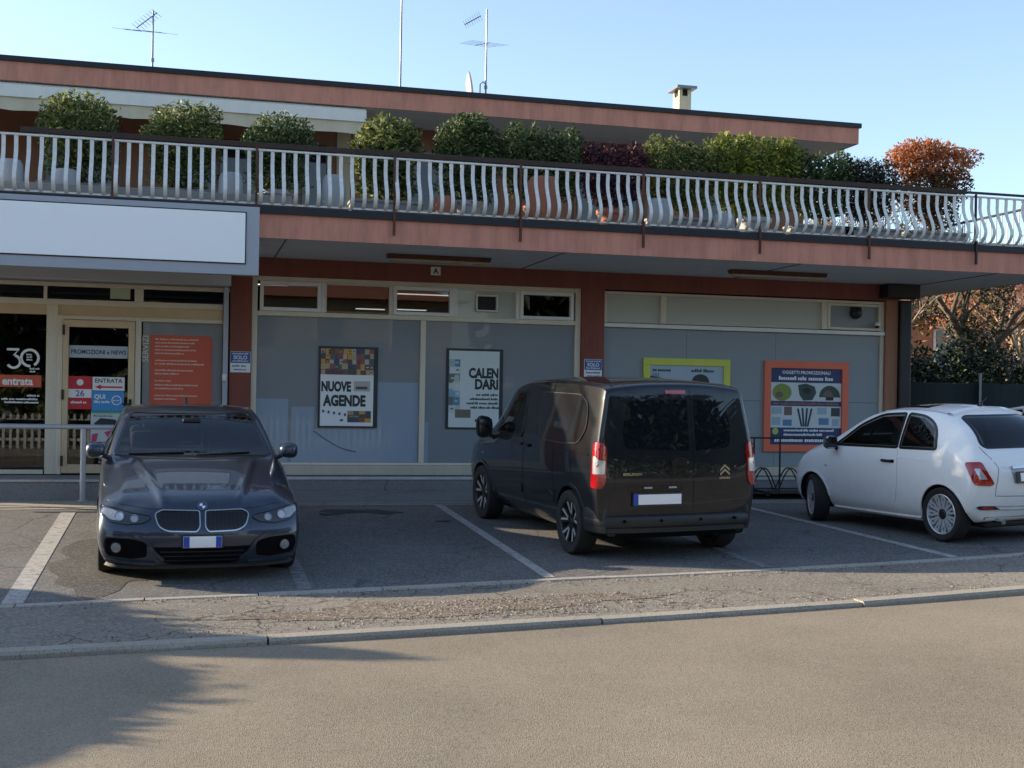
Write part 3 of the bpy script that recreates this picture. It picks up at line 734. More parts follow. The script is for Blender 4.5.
q = MB(); q.tube([(5.08, 22.18, 7.0), (5.08, 22.18, 7.42), (5.13, 22.18, 7.47), (5.19, 22.18, 7.42)], .012, 6); B(q, 'stay', M['alu'], t)
t = thing('whip_antenna', 'tall thin pole aerial rising out of the picture from the roof', 'antenna', (3.62, 22.2, 7.0), group='aerials on the flat roof')
q = MB(); q.tube([(3.62, 22.2, 7), (3.62, 22.2, 9.2), (3.63, 22.2, 11.5)], [.02, .016, .01], 8); B(q, 'mast', M['alu'], t)
t = thing('satellite_dish', 'satellite dish seen edge on beside the taller aerial', 'dish', (4.86, 22.2, 7.0))
q = MB(); prf = [(0, 0), (.12, .012), (.22, .04), (.30, .075), (.305, .075), (.22, .03), (.12, .0), (0, -.012)]
q.lathe(prf, (0, 0, 0), 'x', 28)
mm = Matrix.Translation((4.84, 22.2, 7.33)) @ Matrix.Rotation(R(-10), 4, 'Y') @ Matrix.Rotation(R(-8), 4, 'Z')
q.v = [tuple(mm @ Vector(v)) for v in q.v]; B(q, 'reflector', M['dishm'], t, smooth=True)
q = MB(); q.tube([(4.95, 22.2, 7.0), (4.95, 22.2, 7.25), (4.86, 22.2, 7.3)], .02, 8); q.tube([(4.87, 22.2, 7.08), (5.12, 22.2, 7.2)], .009, 6); B(q, 'dish_arm', M['alu'], t)

# entrance handrail ---------------------------------------------
hr = thing('handrail', 'grey tubular handrail in front of the shop entrance', 'handrail', (-1.4, 17.2, .28))
q = MB(); q.tube([(-4.4, 17.2, 1.255), (-.72, 17.2, 1.255)], .032, 12); B(q, 'rail', M['grey_metal'], hr, smooth=True, angle=50)
for x in (-1.28, -3.4):
    q = MB(); q.tube([(x, 17.2, .286), (x, 17.2, 1.23)], .036, 12); q.lathe([(0, 0), (.07, 0), (.07, .012), (0, .012)], (x, 17.2, .287), n=14); B(q, 'post', M['grey_metal'], hr, smooth=True, angle=50)
# bicycle rack ---------------------------------------------------
br = thing('bicycle_rack', 'black metal bicycle rack on the walkway between the van and the white car', 'bicycle rack', (8.6, 17.4, .3))
q = MB()
for z in (.42, 1.19): q.tube([(7.3, 17.45, z), (9.6, 17.45, z)], .013, 8)
for x in (7.3, 8.35, 8.78, 9.6): q.tube([(x, 17.45, .30), (x, 17.45, 1.19)], .015, 8)
q.box(7.4, 9.5, 17.1, 17.75, .365, .375)
B(q, 'frame', M['black'], br)
for k in range(5):
    x = 7.55+.45*k; q = MB(); pts = [(x-.21+.42*i/12, 17.3+.0*i, .40+.34*math.sin(math.pi*i/12)) for i in range(13)]; q.tube(pts, .011, 8)
    q.tube([(x-.21+.42*i/12, 17.42, .40+.34*math.sin(math.pi*i/12)) for i in range(13)], .011, 8)
    B(q, 'wheel_hoop', M['black'], br)
q = MB()
for x in (7.35, 8.42, 9.55): q.bbox(x-.03, x+.03, 17.1, 17.75, .33, .40, .004)
B(q, 'foot', M['black'], br)

# posters and signs ---------------------------------------------
PY_ = 18.503
def collage(q, x0, x1, z0, z1, y, nx, nz, r, cols):
    ms = []
    q.box(x0, x1, y-.0002, y, z0, z1, len(cols)-1)
    for i in range(nx):
        for j in range(nz):
            a = x0+(x1-x0)*max(0, i+r.uniform(-.3, .15))/nx; b = x0+(x1-x0)*min(nx, i+r.uniform(.85, 1.3))/nx
            c = z0+(z1-z0)*max(0, j+r.uniform(-.2, .12))/nz; d = z0+(z1-z0)*min(nz, j+r.uniform(.85, 1.2))/nz
            k = r.randrange(len(cols)); q.box(a, b, y-.0012*r.random()-.0004, y, c, d, k)
            if r.random() < .5: q.box(a+(b-a)*.25, b-(b-a)*.25, y-.002, y-.0016, c+(d-c)*.4, c+(d-c)*.65, r.randrange(len(cols)))
BK = [pcol(c) for c in ((.30, .08, .05), (.10, .07, .06), (.42, .33, .18), (.08, .12, .10), (.45, .42, .36), (.22, .10, .07), (.05, .07, .12), (.55, .30, .06), (.16, .05, .06))]
# 1 NUOVE AGENDE
po = thing('poster', 'white poster reading NUOVE AGENDE below a strip of coloured book covers', 'poster', (2.31, 18.5, 1.26), group='posters in the shop windows')
q = MB(); q.bbox(1.88, 2.755, 18.492, 18.511, 1.25, 2.445, .003); B(q, 'poster_frame', M['ink'], po)
q = MB(); q.box(1.91, 2.69, 18.487, 18.4915, 1.275, 2.412); B(q, 'paper', M['white'], po)
q = MB(); rp = random.Random(2); collage(q, 1.91, 2.69, 2.03, 2.412, 18.4865, 12, 5, rp, BK); B(q, 'picture', BK, po)
q = MB(); text(q, 'NUOVE', .195, 1.92, 1.79, 18.485, bold=.010, wx=.655); text(q, 'AGENDE', .215, 1.96, 1.575, 18.485, bold=.011, wx=.725)
B(q, 'lettering', M['ink'], po)
q = MB(); q.box(2.40, 2.64, 18.4845, 18.486, 1.79, 1.94, 4); q.box(2.43, 2.6, 18.483, 18.4845, 1.82, 1.86, 6)
collage(q, 2.31, 2.66, 1.33, 1.50, 18.4865, 4, 3, rp, BK)
for k in range(5): q.box(1.94+.08*k, 1.97+.08*k, 18.4845, 18.486, 1.47-.012*k, 1.51-.012*k, 6)
q.box(2.2, 2.25, 18.4845, 18.486, 1.345, 1.375, 6)
B(q, 'picture', BK, po)
# 2 CALENDARI
po = thing('poster', 'pale poster reading CALENDARI with a blue picture down its left side', 'poster', (4.22, 18.5, 1.26), group='posters in the shop windows')
q = MB(); q.bbox(3.79, 4.67, 18.492, 18.511, 1.25, 2.465, .003); B(q, 'poster_frame', M['ink'], po)
CP = [pcol(c) for c in ((.55, .60, .58), (.20, .38, .48), (.50, .52, .42), (.33, .46, .50), (.62, .64, .60), (.16, .14, .10), (.10, .24, .36))]
q = MB(); q.box(3.83, 4.61, 18.487, 18.4915, 1.275, 2.43); B(q, 'paper', pcol((.62, .66, .64)), po)
q = MB(); rp = random.Random(12); collage(q, 3.83, 4.0, 1.5, 2.3, 18.4865, 2, 7, rp, CP); q.box(3.93, 4.17, 18.484, 18.486, 1.42, 1.545, 5); B(q, 'picture', CP, po)
q = MB(); text(q, 'CALEN', .20, 4.60, 2.03, 18.485, align='RIGHT', bold=.010, wx=.74); text(q, 'DARI', .205, 4.60, 1.86, 18.485, align='RIGHT', bold=.010, wx=.80)
for k, (z, w) in enumerate(((1.755, .35), (1.69, .45), (1.625, .5), (1.56, .44))): lines(q, 4.60-w, 4.60, z, .036, 18.484, 0, rp, align='r', rag=.02)
q.box(4.24, 4.29, 18.484, 18.486, 1.36, 1.40); q.box(4.34, 4.36, 18.484, 18.486, 1.33, 1.42); q.box(4.36, 4.43, 18.484, 18.486, 1.33, 1.35); q.box(4.41, 4.43, 18.484, 18.486, 1.35, 1.42)
B(q, 'lettering', M['ink'], po)
# 3 lime framed picture (low part hidden by the van)
po = thing('poster', 'pale picture in a lime green frame behind the black van', 'poster', (7.66, 18.47, 1.15), group='posters in the shop windows')
def pframe(x0, x1, z0, z1, w, m, t):
    q = MB(); q.bbox(x0, x1, 18.46, 18.50, z1-w, z1, .004); q.bbox(x0, x1, 18.46, 18.50, z0, z0+w, .004); q.bbox(x0, x0+w, 18.461, 18.50, z0+w, z1-w, .004); q.bbox(x1-w, x1, 18.461, 18.50, z0+w, z1-w, .004)
    return B(q, 'picture_frame', m, t)
pframe(6.93, 8.40, 1.0, 2.40, .11, M['frame_yellow'], po)
q = MB(); q.box(7.04, 8.29, 18.485, 18.50, 1.11, 2.29); B(q, 'paper', pcol((.36, .44, .50)), po)
PC = [M['ink'], pcol((.22, .28, .34)), pcol((.55, .6, .62)), pcol((.10, .12, .13))]
q = MB(); lines(q, 7.09, 7.42, 2.19, .05, 18.483, 0, rp, rag=.02); lines(q, 7.74, 8.12, 2.19, .05, 18.483, 0, rp, rag=.02)
def disc(q, cx, cz, rx, rz, y, mi, n=20, a0=0, a1=2*math.pi, d=.001):
    pts = [(cx+rx*math.cos(a0+(a1-a0)*k/n), cz+rz*math.sin(a0+(a1-a0)*k/n)) for k in range(n+(0 if a1-a0 > 6.2 else 1))]
    q.prism(pts, 'y', y-d, y, mi)
disc(q, 7.90, 2.03, .15, .13, 18.484, 0, a1=math.pi); q.box(7.80, 8.0, 18.483, 18.484, 1.8, 2.03, 3)
q.prism([(7.05, 2.12), (7.3, 2.08), (7.6, 2.03), (7.6, 2.0), (7.05, 2.04)], 'y', 18.483, 18.484, 0); q.box(7.08, 7.2, 18.483, 18.484, 2.1, 2.16, 1); q.box(7.2, 7.7, 18.483, 18.484, 1.3, 1.7, 1)
B(q, 'picture', PC, po)
# 4 orange framed poster
po = thing('poster', 'navy poster with rows of product pictures in an orange frame', 'poster', (9.75, 18.47, .94), group='posters in the shop windows')
pframe(9.0, 10.50, .94, 2.405, .115, M['frame_orange'], po)
q = MB(); q.box(9.115, 10.385, 18.487, 18.50, 1.055, 2.29); B(q, 'paper', M['navy'], po)
PC = [M['white'], pcol((.20, .26, .05)), pcol((.03, .06, .05)), pcol((.03, .035, .07)), pcol((.30, .40, .46)), pcol((.09, .20, .36)), pcol((.40, .46, .12)), pcol((.16, .10, .09)), pcol((.012, .012, .02)), pcol((.56, .60, .60)), pcol((.30, .12, .08))]
q = MB(); y = 18.487
text(q, 'OGGETTI PROMOZIONALI', .072, 9.75, 2.20, 18.485, 0, 'CENTER', bold=.0015)
lines(q, 9.25, 10.25, 2.10, .062, 18.485, 0, rp, align='c', rag=.02)
q.box(9.12, 10.38, y-.001, y, 1.76, 2.06, 9)
disc(q, 9.32, 1.90, .17, .14, y-.001, 1); disc(q, 9.27, 1.86, .07, .05, y-.002, 7)
q.prism([(9.60, 2.02), (9.74, 2.05), (9.90, 2.0), (9.93, 1.90), (9.86, 1.78), (9.70, 1.77), (9.63, 1.86)], 'y', y-.002, y-.001, 2); disc(q, 9.76, 1.93, .08, .05, y-.002, 8)
disc(q, 10.17, 1.83, .19, .19, y-.001, 2, a1=math.pi); disc(q, 10.14, 1.84, .09, .1, y-.002, 7, a1=math.pi); q.box(10.1, 10.24, y-.002, y, 1.78, 1.83, 8)
q.box(9.12, 10.38, y-.001, y, 1.33, 1.68, 9)
lines(q, 9.16, 10.34, 1.70, .045, y-.002, 10, rp, rag=.02)
q.box(9.14, 9.32, y-.002, y-.001, 1.55, 1.66, 4); q.box(9.36, 9.50, y-.002, y-.001, 1.53, 1.67, 7); q.box(9.14, 9.3, y-.002, y-.001, 1.37, 1.50, 4); q.box(9.34, 9.5, y-.002, y-.001, 1.36, 1.46, 5)
for k in range(4):
    a = R(-14+9*k); c0 = (9.66+.035*k, 1.35); q.prism([(c0[0], c0[1]), (c0[0]+.035, c0[1]), (c0[0]+.035+.3*math.sin(a), c0[1]+.3*math.cos(a)), (c0[0]+.3*math.sin(a), c0[1]+.3*math.cos(a))], 'y', y-.002, y-.001, 3)
q.box(9.95, 10.12, y-.002, y-.001, 1.55, 1.66, 4); q.box(9.98, 10.16, y-.002, y-.001, 1.38, 1.49, 5); q.box(10.2, 10.36, y-.002, y-.001, 1.52, 1.66, 2); q.box(10.22, 10.34, y-.002, y-.001, 1.36, 1.48, 4)
disc(q, 9.21, 1.27, .055, .055, y-.001, 6)
for z, a, b in ((1.27, 9.36, 10.32), (1.20, 9.36, 10.1)): lines(q, a, b, z, .04, y-.001, 0, rp, align='l', rag=.1)
lines(q, 9.2, 10.3, 1.10, .06, y-.001, 0, rp, rag=.05)
B(q, 'picture', PC, po)
# SOLO parking signs on the pillars
for (x0, x1, z0, lb) in ((.61, .895, 2.03, 'small blue and white notice on the red pillar right of the entrance'), (5.935, 6.225, 2.05, 'small blue and white notice on the red pillar above the van')):
    t = thing('wall_notice', lb, 'notice', ((x0+x1)/2, 18.41, z0), group='blue and white notices on the pillars')
    q = MB(); q.bbox(x0, x1, 18.405, 18.419, z0, z0+.30, .003); B(q, 'backing', M['white'], t)
    q = MB(); q.box(x0+.006, x1-.006, 18.402, 18.4045, z0+.135, z0+.294); B(q, 'blue_field', pcol((.03, .09, .30)), t)
    q = MB(); xc = (x0+x1)/2; text(q, 'SOLO', .075, xc, z0+.19, 18.400, 0, 'CENTER', bold=.002)
    lines(q, x0+.03, x1-.03, z0+.26, .02, 18.4, 0, rp, rag=.02); lines(q, x0+.03, x1-.03, z0+.155, .02, 18.4, 0, rp, rag=.02)
    lines(q, x0+.03, x1-.03, z0+.08, .03, 18.403, 1, rp, rag=.02); lines(q, x0+.05, x1-.05, z0+.03, .028, 18.403, 1, rp, rag=.05)
    B(q, 'print', [M['white'], pcol((.07, .12, .3))], t)
# entrance glass graphics ("30" ring, orange band)
t = thing('window_lettering', 'white 30 emblem and small white print on the dark glass left of the door', 'lettering', (-2.3, 18.5, 1.9))
q = MB(); y = 18.512
def ring(q, cx, cz, r0, r1, y, a0, a1, mi=0, n=28, d=.001):
    for k in range(n):
        p0 = R(a0+(a1-a0)*k/n); p1 = R(a0+(a1-a0)*(k+1)/n)
        q.prism([(cx+r0*math.cos(p0), cz+r0*math.sin(p0)), (cx+r1*math.cos(p0), cz+r1*math.sin(p0)), (cx+r1*math.cos(p1), cz+r1*math.sin(p1)), (cx+r0*math.cos(p1), cz+r0*math.sin(p1))], 'y', y-d, y, mi)
q.box(-2.40, -2.24, y-.001, y, 2.268, 2.30); q.prism([(-2.262, 2.268), (-2.235, 2.29), (-2.30, 2.20), (-2.325, 2.20)], 'y', y-.001, y)
ring(q, -2.31, 2.115, .068, .102, y, 80, -150); ring(q, -2.10, 2.17, .095, .13, y, -60, 275)
for k, (z, w) in enumerate(((2.205, .09), (2.17, .1), (2.135, .08))): lines(q, -2.145, -2.145+w, z, .022, y, 0, rp, rag=.01)
lines(q, -2.10, -1.97, 2.01, .025, y, 0, rp, rag=.02); lines(q, -2.10, -2.02, 1.97, .025, y, 0, rp, rag=.02)
lines(q, -2.13, -1.96, 1.635, .03, y, 0, rp, rag=.02)
lines(q, -2.46, -1.96, 1.585, .028, y, 0, rp, rag=.02); lines(q, -2.42, -1.96, 1.54, .028, y, 0, rp, rag=.02)
B(q, 'lettering', M['white'], t)
t = thing('window_band', 'orange band with the word entrata on the dark glass left of the door', 'sticker', (-2.6, 18.51, 1.7))
q = MB(); q.box(-3.45, -1.945, 18.51, 18.513, 1.765, 1.93); B(q, 'band', M['orange'], t)
q = MB(); text(q, 'entrata', .15, -2.055, 1.795, 18.508, align='RIGHT', bold=.005, wx=.92); B(q, 'lettering', M['white'], t)
# SERVIZI panel
t = thing('window_sticker', 'orange red sticker panel with lines of white print, marked SERVIZI', 'sticker', (-.1, 18.515, 1.0))
q = MB(); pts = [(-.50, 1.0)]+[(-.50, 2.54)]
for k in range(7): a = R(90-15*k); pts.append((.29+.07*math.cos(a), 2.47+.07*math.sin(a)))
pts += [(.36, 1.0)]
q.prism(pts, 'y', 18.512, 18.516); B(q, 'sticker', M['orange'], t)
q = MB(); text(q, 'SERVIZI', .115, -.525, 2.15, 18.511, rot=math.pi/2, bold=.002)
q.v = [(a, b, c) for a, b, c in q.v]
for z, w in ((2.47, .62), (2.42, .55), (2.37, .5), (2.32, .6), (2.27, .4), (2.17, .6), (2.12, .7), (2.03, .55), (1.98, .35), (1.88, .25), (1.82, .62), (1.77, .4), (1.67, .6), (1.62, .3), (1.52, .5), (1.47, .45)):
    lines(q, -.43, -.43+w, z, .022, 18.511, 0, rp, rag=.01)
B(q, 'lettering', pcol((.72, .55, .46)), t)
# door stickers
def sticker(name, label, x0, x1, z0, z1, m, y=18.462):
    t = thing(name, label, 'sticker', ((x0+x1)/2, y, z0), group='stickers on the glass door')
    q = MB(); q.box(x0, x1, y, y+.003, z0, z1); B(q, 'sheet', m, t); return t
t = sticker('door_sticker', 'pale strip reading PROMOZIONI e NEWS across the top of the door glass', -1.58, -.80, 2.19, 2.36, pcol((.40, .48, .50)))
q = MB(); text(q, 'PROMOZIONI e NEWS', .083, -1.19, 2.245, 18.460, align='CENTER', bold=.002, wx=.88); B(q, 'lettering', M['navy'], t)
t = sticker('door_sticker', 'red and white sticker with the number 26, left on the door glass', -1.585, -1.275, 1.47, 1.93, M['redprint'])
q = MB(); q.box(-1.585, -1.275, 18.459, 18.4615, 1.63, 1.75, 0); disc(q, -1.43, 1.845, .045, .045, 18.4615, 0); lines(q, -1.55, -1.32, 1.55, .035, 18.46, 0, rp, rag=.02); text(q, '26', .12, -1.43, 1.65, 18.457, 1, 'CENTER', bold=.002)
B(q, 'print', [M['white'], pcol((.15, .12, .35))], t)
t = sticker('door_sticker', 'white sign reading ENTRATA over a red arrow pointing left', -1.265, -.835, 1.735, 1.925, M['white'])
q = MB(); text(q, 'ENTRATA', .085, -1.05, 1.845, 18.459, 0, 'CENTER', bold=.001, wx=.98)
q.prism([(-1.23, 1.785), (-1.15, 1.82), (-1.15, 1.797), (-.86, 1.797), (-.86, 1.773), (-1.15, 1.773), (-1.15, 1.75)], 'y', 18.459, 18.4605, 1)
B(q, 'print', [M['ink'], pcol((.55, .03, .10))], t)
t = sticker('door_sticker', 'light blue sticker with a white ring below the ENTRATA sign', -1.27, -.84, 1.45, 1.728, M['cyan'])
q = MB(); ring(q, -.94, 1.60, .055, .068, 18.461, 0, 360); text(q, 'QUI', .085, -1.24, 1.62, 18.459, bold=.003); lines(q, -1.24, -1.02, 1.56, .035, 18.46, 0, rp, rag=.02); lines(q, -.985, -.90, 1.59, .02, 18.46, 0, rp, rag=.02)
B(q, 'print', M['white'], t)
t = sticker('door_sticker', 'poster of dark printer pictures with a green top edge, lowest on the door glass', -1.28, -.85, .98, 1.445, pcol((.50, .56, .56)))
q = MB(); q.box(-1.28, -.85, 18.459, 18.4615, 1.415, 1.445, 1); q.prism([(-1.24, 1.27), (-1.15, 1.35), (-.95, 1.33), (-.90, 1.25), (-1.2, 1.24)], 'y', 18.459, 18.461, 0)
q.prism([(-1.1, 1.15), (-.95, 1.2), (-.87, 1.15), (-.9, 1.08), (-1.05, 1.08)], 'y', 18.459, 18.461, 2); q.prism([(-1.26, 1.12), (-1.18, 1.14), (-1.2, 1.02), (-1.27, 1.0)], 'y', 18.459, 18.461, 2)
lines(q, -1.25, -.9, 1.37, .02, 18.46, 0, rp); lines(q, -1.2, -.9, 1.0, .02, 18.46, 0, rp)
B(q, 'print', [M['ink'], pcol((.08, .35, .18)), pcol((.5, .05, .12))], t)
# ---------------------------------------------------------------- vegetation
def leaves(mb, blobs, n, size, r, mi=0, shell=.55, up=.3):
    """leaf sized faces spread through overlapping ellipsoid clumps"""
    tot = sum(b[3]*b[4]*b[5] for b in blobs)
    for (cx, cy, cz, rx, ry, rz) in blobs:
        k = int(n*rx*ry*rz/tot)
        for i in range(k):
            d = Vector((r.gauss(0, 1), r.gauss(0, 1), r.gauss(0, 1))).normalized()
            q = (shell+(1-shell)*r.random()) if r.random() < .8 else r.random()
            q *= 1+.10*math.sin(7*d.x+cx*9)*math.sin(6*d.z+cz*7)
            if r.random() < .015: q *= r.uniform(1.04, 1.18)
            p = Vector((cx+d.x*rx*q, cy+d.y*ry*q, cz+d.z*rz*q))
            s = size*r.uniform(.6, 1.35)
            a = (d*up+Vector((r.uniform(-1, 1), r.uniform(-1, 1), r.uniform(-.6, 1)))).normalized()
            b = a.cross(Vector((r.uniform(-1, 1), r.uniform(-1, 1), r.uniform(-1, 1)))).normalized()
            c = a.cross(b)
            mb.add([p-a*s, p+b*s*.36+c*s*.08, p+a*s, p-b*s*.36+c*s*.08], [(0, 1, 2, 3)], mi)
G1 = leafmat('leaf_green', [(.014, .03, .012), (.035, .065, .022), (.07, .11, .035), (.18, .23, .09)], .3)
G2 = leafmat('leaf_olive', [(.025, .042, .012), (.065, .095, .026), (.15, .18, .05), (.30, .32, .11)], .35)
G3 = leafmat('leaf_yellow_green', [(.035, .055, .012), (.11, .15, .025), (.24, .27, .045), (.40, .38, .075)], .4)
GP = leafmat('leaf_purple', [(.012, .006, .010), (.035, .010, .020), (.07, .016, .03), (.12, .03, .05)], .15)
GD = leafmat('leaf_dark', [(.008, .012, .008), (.02, .022, .014), (.035, .028, .022), (.03, .04, .018)], .15)
GO = leafmat('leaf_rust', [(.16, .05, .022), (.36, .12, .045), (.55, .20, .07), (.66, .30, .12)], .35, .7)
GM = leafmat('leaf_rust_dark', [(.04, .03, .015), (.10, .05, .025), (.20, .08, .035), (.07, .06, .025)], .2, .7)
GB = leafmat('leaf_background', [(.008, .016, .008), (.015, .028, .012), (.03, .045, .016)], .15)
GT = leafmat('leaf_sparse_tan', [(.16, .10, .05), (.28, .17, .08), (.40, .24, .12)], .3, .7)

def pot(t, x, y, kind, r=.2):
    q = MB()
    if kind == 'trough':
        q.bbox(x-.48, x+.48, y-.19, y+.19, 4.07, 4.34, .015); q.bbox(x-.50, x+.50, y-.21, y+.21, 4.33, 4.37, .01); B(q, 'trough', M['greypot'], t)
    else:
        q.lathe([(0, 4.07), (r*.72, 4.07), (r*.95, 4.36), (r*1.05, 4.37), (r*1.08, 4.43), (r*.98, 4.43), (r*.95, 4.38), (0, 4.38)], (x, y, 0), n=24)
        B(q, 'pot', M[kind], t, smooth=True, angle=40)
def shrub(x0, x1, ztop, m, kind, label, seed, zlow=4.62, ybase=17.0, n=3600, size=.042, round_=True, name='potted_shrub', cat='shrub'):
    r = random.Random(seed); cx = (x0+x1)/2; w = (x1-x0)/2
    t = thing(name, label, cat, (cx, ybase, 4.07), group='potted shrubs along the terrace railing')
    q = MB(); bl = []
    if round_:
        rz = (ztop-zlow)/2+.05
        bl.append((cx, ybase, ztop-rz, w*.94, min(w, .44), rz*.97))
        for i in range(7): a = r.uniform(0, 6.28); bl.append((cx+w*.55*math.cos(a), ybase+.2*math.sin(a), ztop-rz*.9+rz*.5*r.uniform(-1, 1), w*.42, .25, rz*.42))
        bl.append((cx, ybase, 4.62, w*.88, .36, .30))
    else:
        k = max(3, int((x1-x0)/.28))
        for i in range(k):
            xx = x0+.17+(x1-x0-.34)*i/(k-1); bl.append((xx, ybase, (ztop+zlow)/2+r.uniform(-.05, .03), .24, .32, (ztop-zlow)/2+r.uniform(-.04, .05)))
        bl.append((cx, ybase, 4.66, w*.9, .3, .2))
    leaves(q, bl, int(n*1.9), size*.85, r)
    B(q, 'foliage', m, t, recalc=False)
    q = MB()
    for i in range(5):
        a = r.uniform(0, 6.28); q.tube([(cx+.03*math.cos(a), ybase+.03*math.sin(a), 4.3), (cx+w*.2*math.cos(a), ybase+.1*math.sin(a), 4.65), (cx+w*.5*math.cos(a), ybase+.2*math.sin(a), (ztop+4.7)/2)], [.018, .014, .006], 5)
    B(q, 'stem', M['bark'], t)
    if kind == 'trough': pot(t, cx, ybase, 'trough')
    else: pot(t, cx-.0, ybase, kind, min(.24, w*.42))
shrub(-1.95, -.80, 5.62, G2, 'trough', 'rounded olive green shrub leftmost above the white sign', 1, n=4200)
shrub(-.64, .46, 5.56, G2, 'trough', 'rounded green shrub above the right half of the white sign', 2, n=3900)
shrub(.62, 1.66, 5.52, G1, 'whitepot', 'rounded darker green shrub above the right edge of the sign', 3, n=3700)
shrub(2.08, 3.12, 5.58, G2, 'trough', 'olive shrub with longer leaves beside the end of the awning', 4, n=3000, size=.06)
shrub(3.18, 4.26, 5.68, G1, 'whitepot', 'dense dark green shrub below the taller roof aerial', 5, n=4600, zlow=4.66)
shrub(4.24, 5.36, 5.60, G1, 'terracotta', 'box shaped green shrub between the round one and the purple one', 6, n=4600, round_=False)
shrub(5.36, 6.34, 5.46, GP, 'terracotta', 'dark purple leaved shrub on the terrace', 7, n=4200, round_=False, size=.036)
shrub(6.34, 7.50, 5.58, G2, 'trough', 'yellow tipped green hedge plant right of the purple shrub', 8, n=4600, round_=False)
shrub(7.40, 8.75, 5.72, G3, 'whitepot', 'bright yellow green bush, tallest of the hedge on the right', 9, n=5200, round_=False, size=.05)
shrub(8.65, 9.62, 5.52, G1, 'trough', 'plain green bush between the bright one and the brownish one', 10, n=3800, round_=False)
shrub(9.50, 10.36, 5.46, GD, 'trough', 'low dark brownish bush left of the orange shrub', 11, n=4200, round_=False, size=.034)
# rust coloured conifer-like shrub
t = thing('potted_shrub', 'dried rust orange shrub flaring at the top at the right end of the terrace', 'shrub', (11.0, 17.0, 4.07), group='potted shrubs along the terrace railing')
r = random.Random(31); q = MB()
bl = [(10.75, 17, 5.45, .42, .35, .36), (11.25, 17, 5.42, .42, .35, .34), (11.62, 17, 5.56, .28, .25, .17), (11.0, 17, 5.62, .5, .3, .20), (10.5, 17, 5.5, .28, .28, .2)]
leaves(q, bl, 5200, .034, r, 0); leaves(q, [(10.85, 17, 5.0, .50, .34, .42), (11.1, 17, 4.74, .40, .30, .36), (11.35, 17, 5.12, .40, .3, .28)], 5200, .034, r, 1)
B(q, 'foliage', [GO, GM], t, recalc=False)
q = MB()
for i in range(9):
    a = r.uniform(0, 6.28); q.tube([(11.05, 17, 4.3), (11.05+.15*math.cos(a), 17+.1*math.sin(a), 4.8), (11.05+.5*math.cos(a), 17+.25*math.sin(a), 5.5)], [.022, .016, .006], 5)
B(q, 'stem', M['bark'], t); pot(t, 11.05, 17, 'trough')
# odd pots and wrapped bags standing between the shrubs
for i, (x, m, h_, lb) in enumerate(((-2.15, 'whitepot', .5, 'pale fabric wrapped pot at the left end of the terrace'), (-1.5, 'whitepot', .42, 'pale wrapped pot in front of the leftmost shrub'), (.52, 'whitepot', .5, 'tall pale wrapped pot between the second and third shrubs'),
        (1.85, 'whitepot', .55, 'tall white wrapped pot left of the beige pier'), (3.35, 'terracotta', .36, 'terracotta pot below the round dark shrub'), (4.72, 'terracotta', .7, 'large terracotta jar below the box shaped shrub'), (6.42, 'whitepot', .5, 'pale sack between the purple and yellow tipped plants'),
        (7.42, 'whitepot', .34, 'low white pot under the bright hedge'))):
    t = thing('plant_pot', lb, 'pot', (x, 16.62, 4.07))
    rr = .15 if h_ < .6 else .22
    q = MB(); q.lathe([(0, 4.07), (rr*.8, 4.07), (rr*1.08, 4.07+h_*.45), (rr*.98, 4.07+h_*.9), (rr*.8, 4.07+h_), (rr*.7, 4.07+h_*.93), (0, 4.07+h_*.9)], (x, 16.62, 0), n=22)
    B(q, 'pot', M[m], t, smooth=True, angle=50)
for i, x in enumerate((3.05, 4.2, 5.35, 6.25, 8.05, 9.0, 9.95)):
    q = MB(); q.bbox(x-.07, x+.07, 16.3, 16.42, 4.07, 4.19, .015)
    tag(q.build('brick_block', M['beigewall']), 'small pale block on the terrace edge behind the railing, %s' % ('under the round dark shrub', 'under the box shaped shrub', 'left of the purple shrub', 'under the purple shrub', 'under the bright hedge', 'under the plain green bush', 'left of the orange shrub')[i], 'block', group='pale blocks at the foot of the railing')

for x0, x1, lb in ((-3.7, -2.3, 'long grey trough added at the left end of the terrace railing to block low sun'), (-2.2, 1.0, 'grey trough in front of the two leftmost shrubs, lengthened to block low sun')):  # troughs drawn out along the rail to keep low sun off the hatchback
    t = thing('sun_block_trough', lb, 'trough', ((x0+x1)/2, 16.5, 4.07)); q = MB(); q.bbox(x0, x1, 16.34, 16.58, 4.07, 4.27, .012); B(q, 'trough', M['greypot'], t)
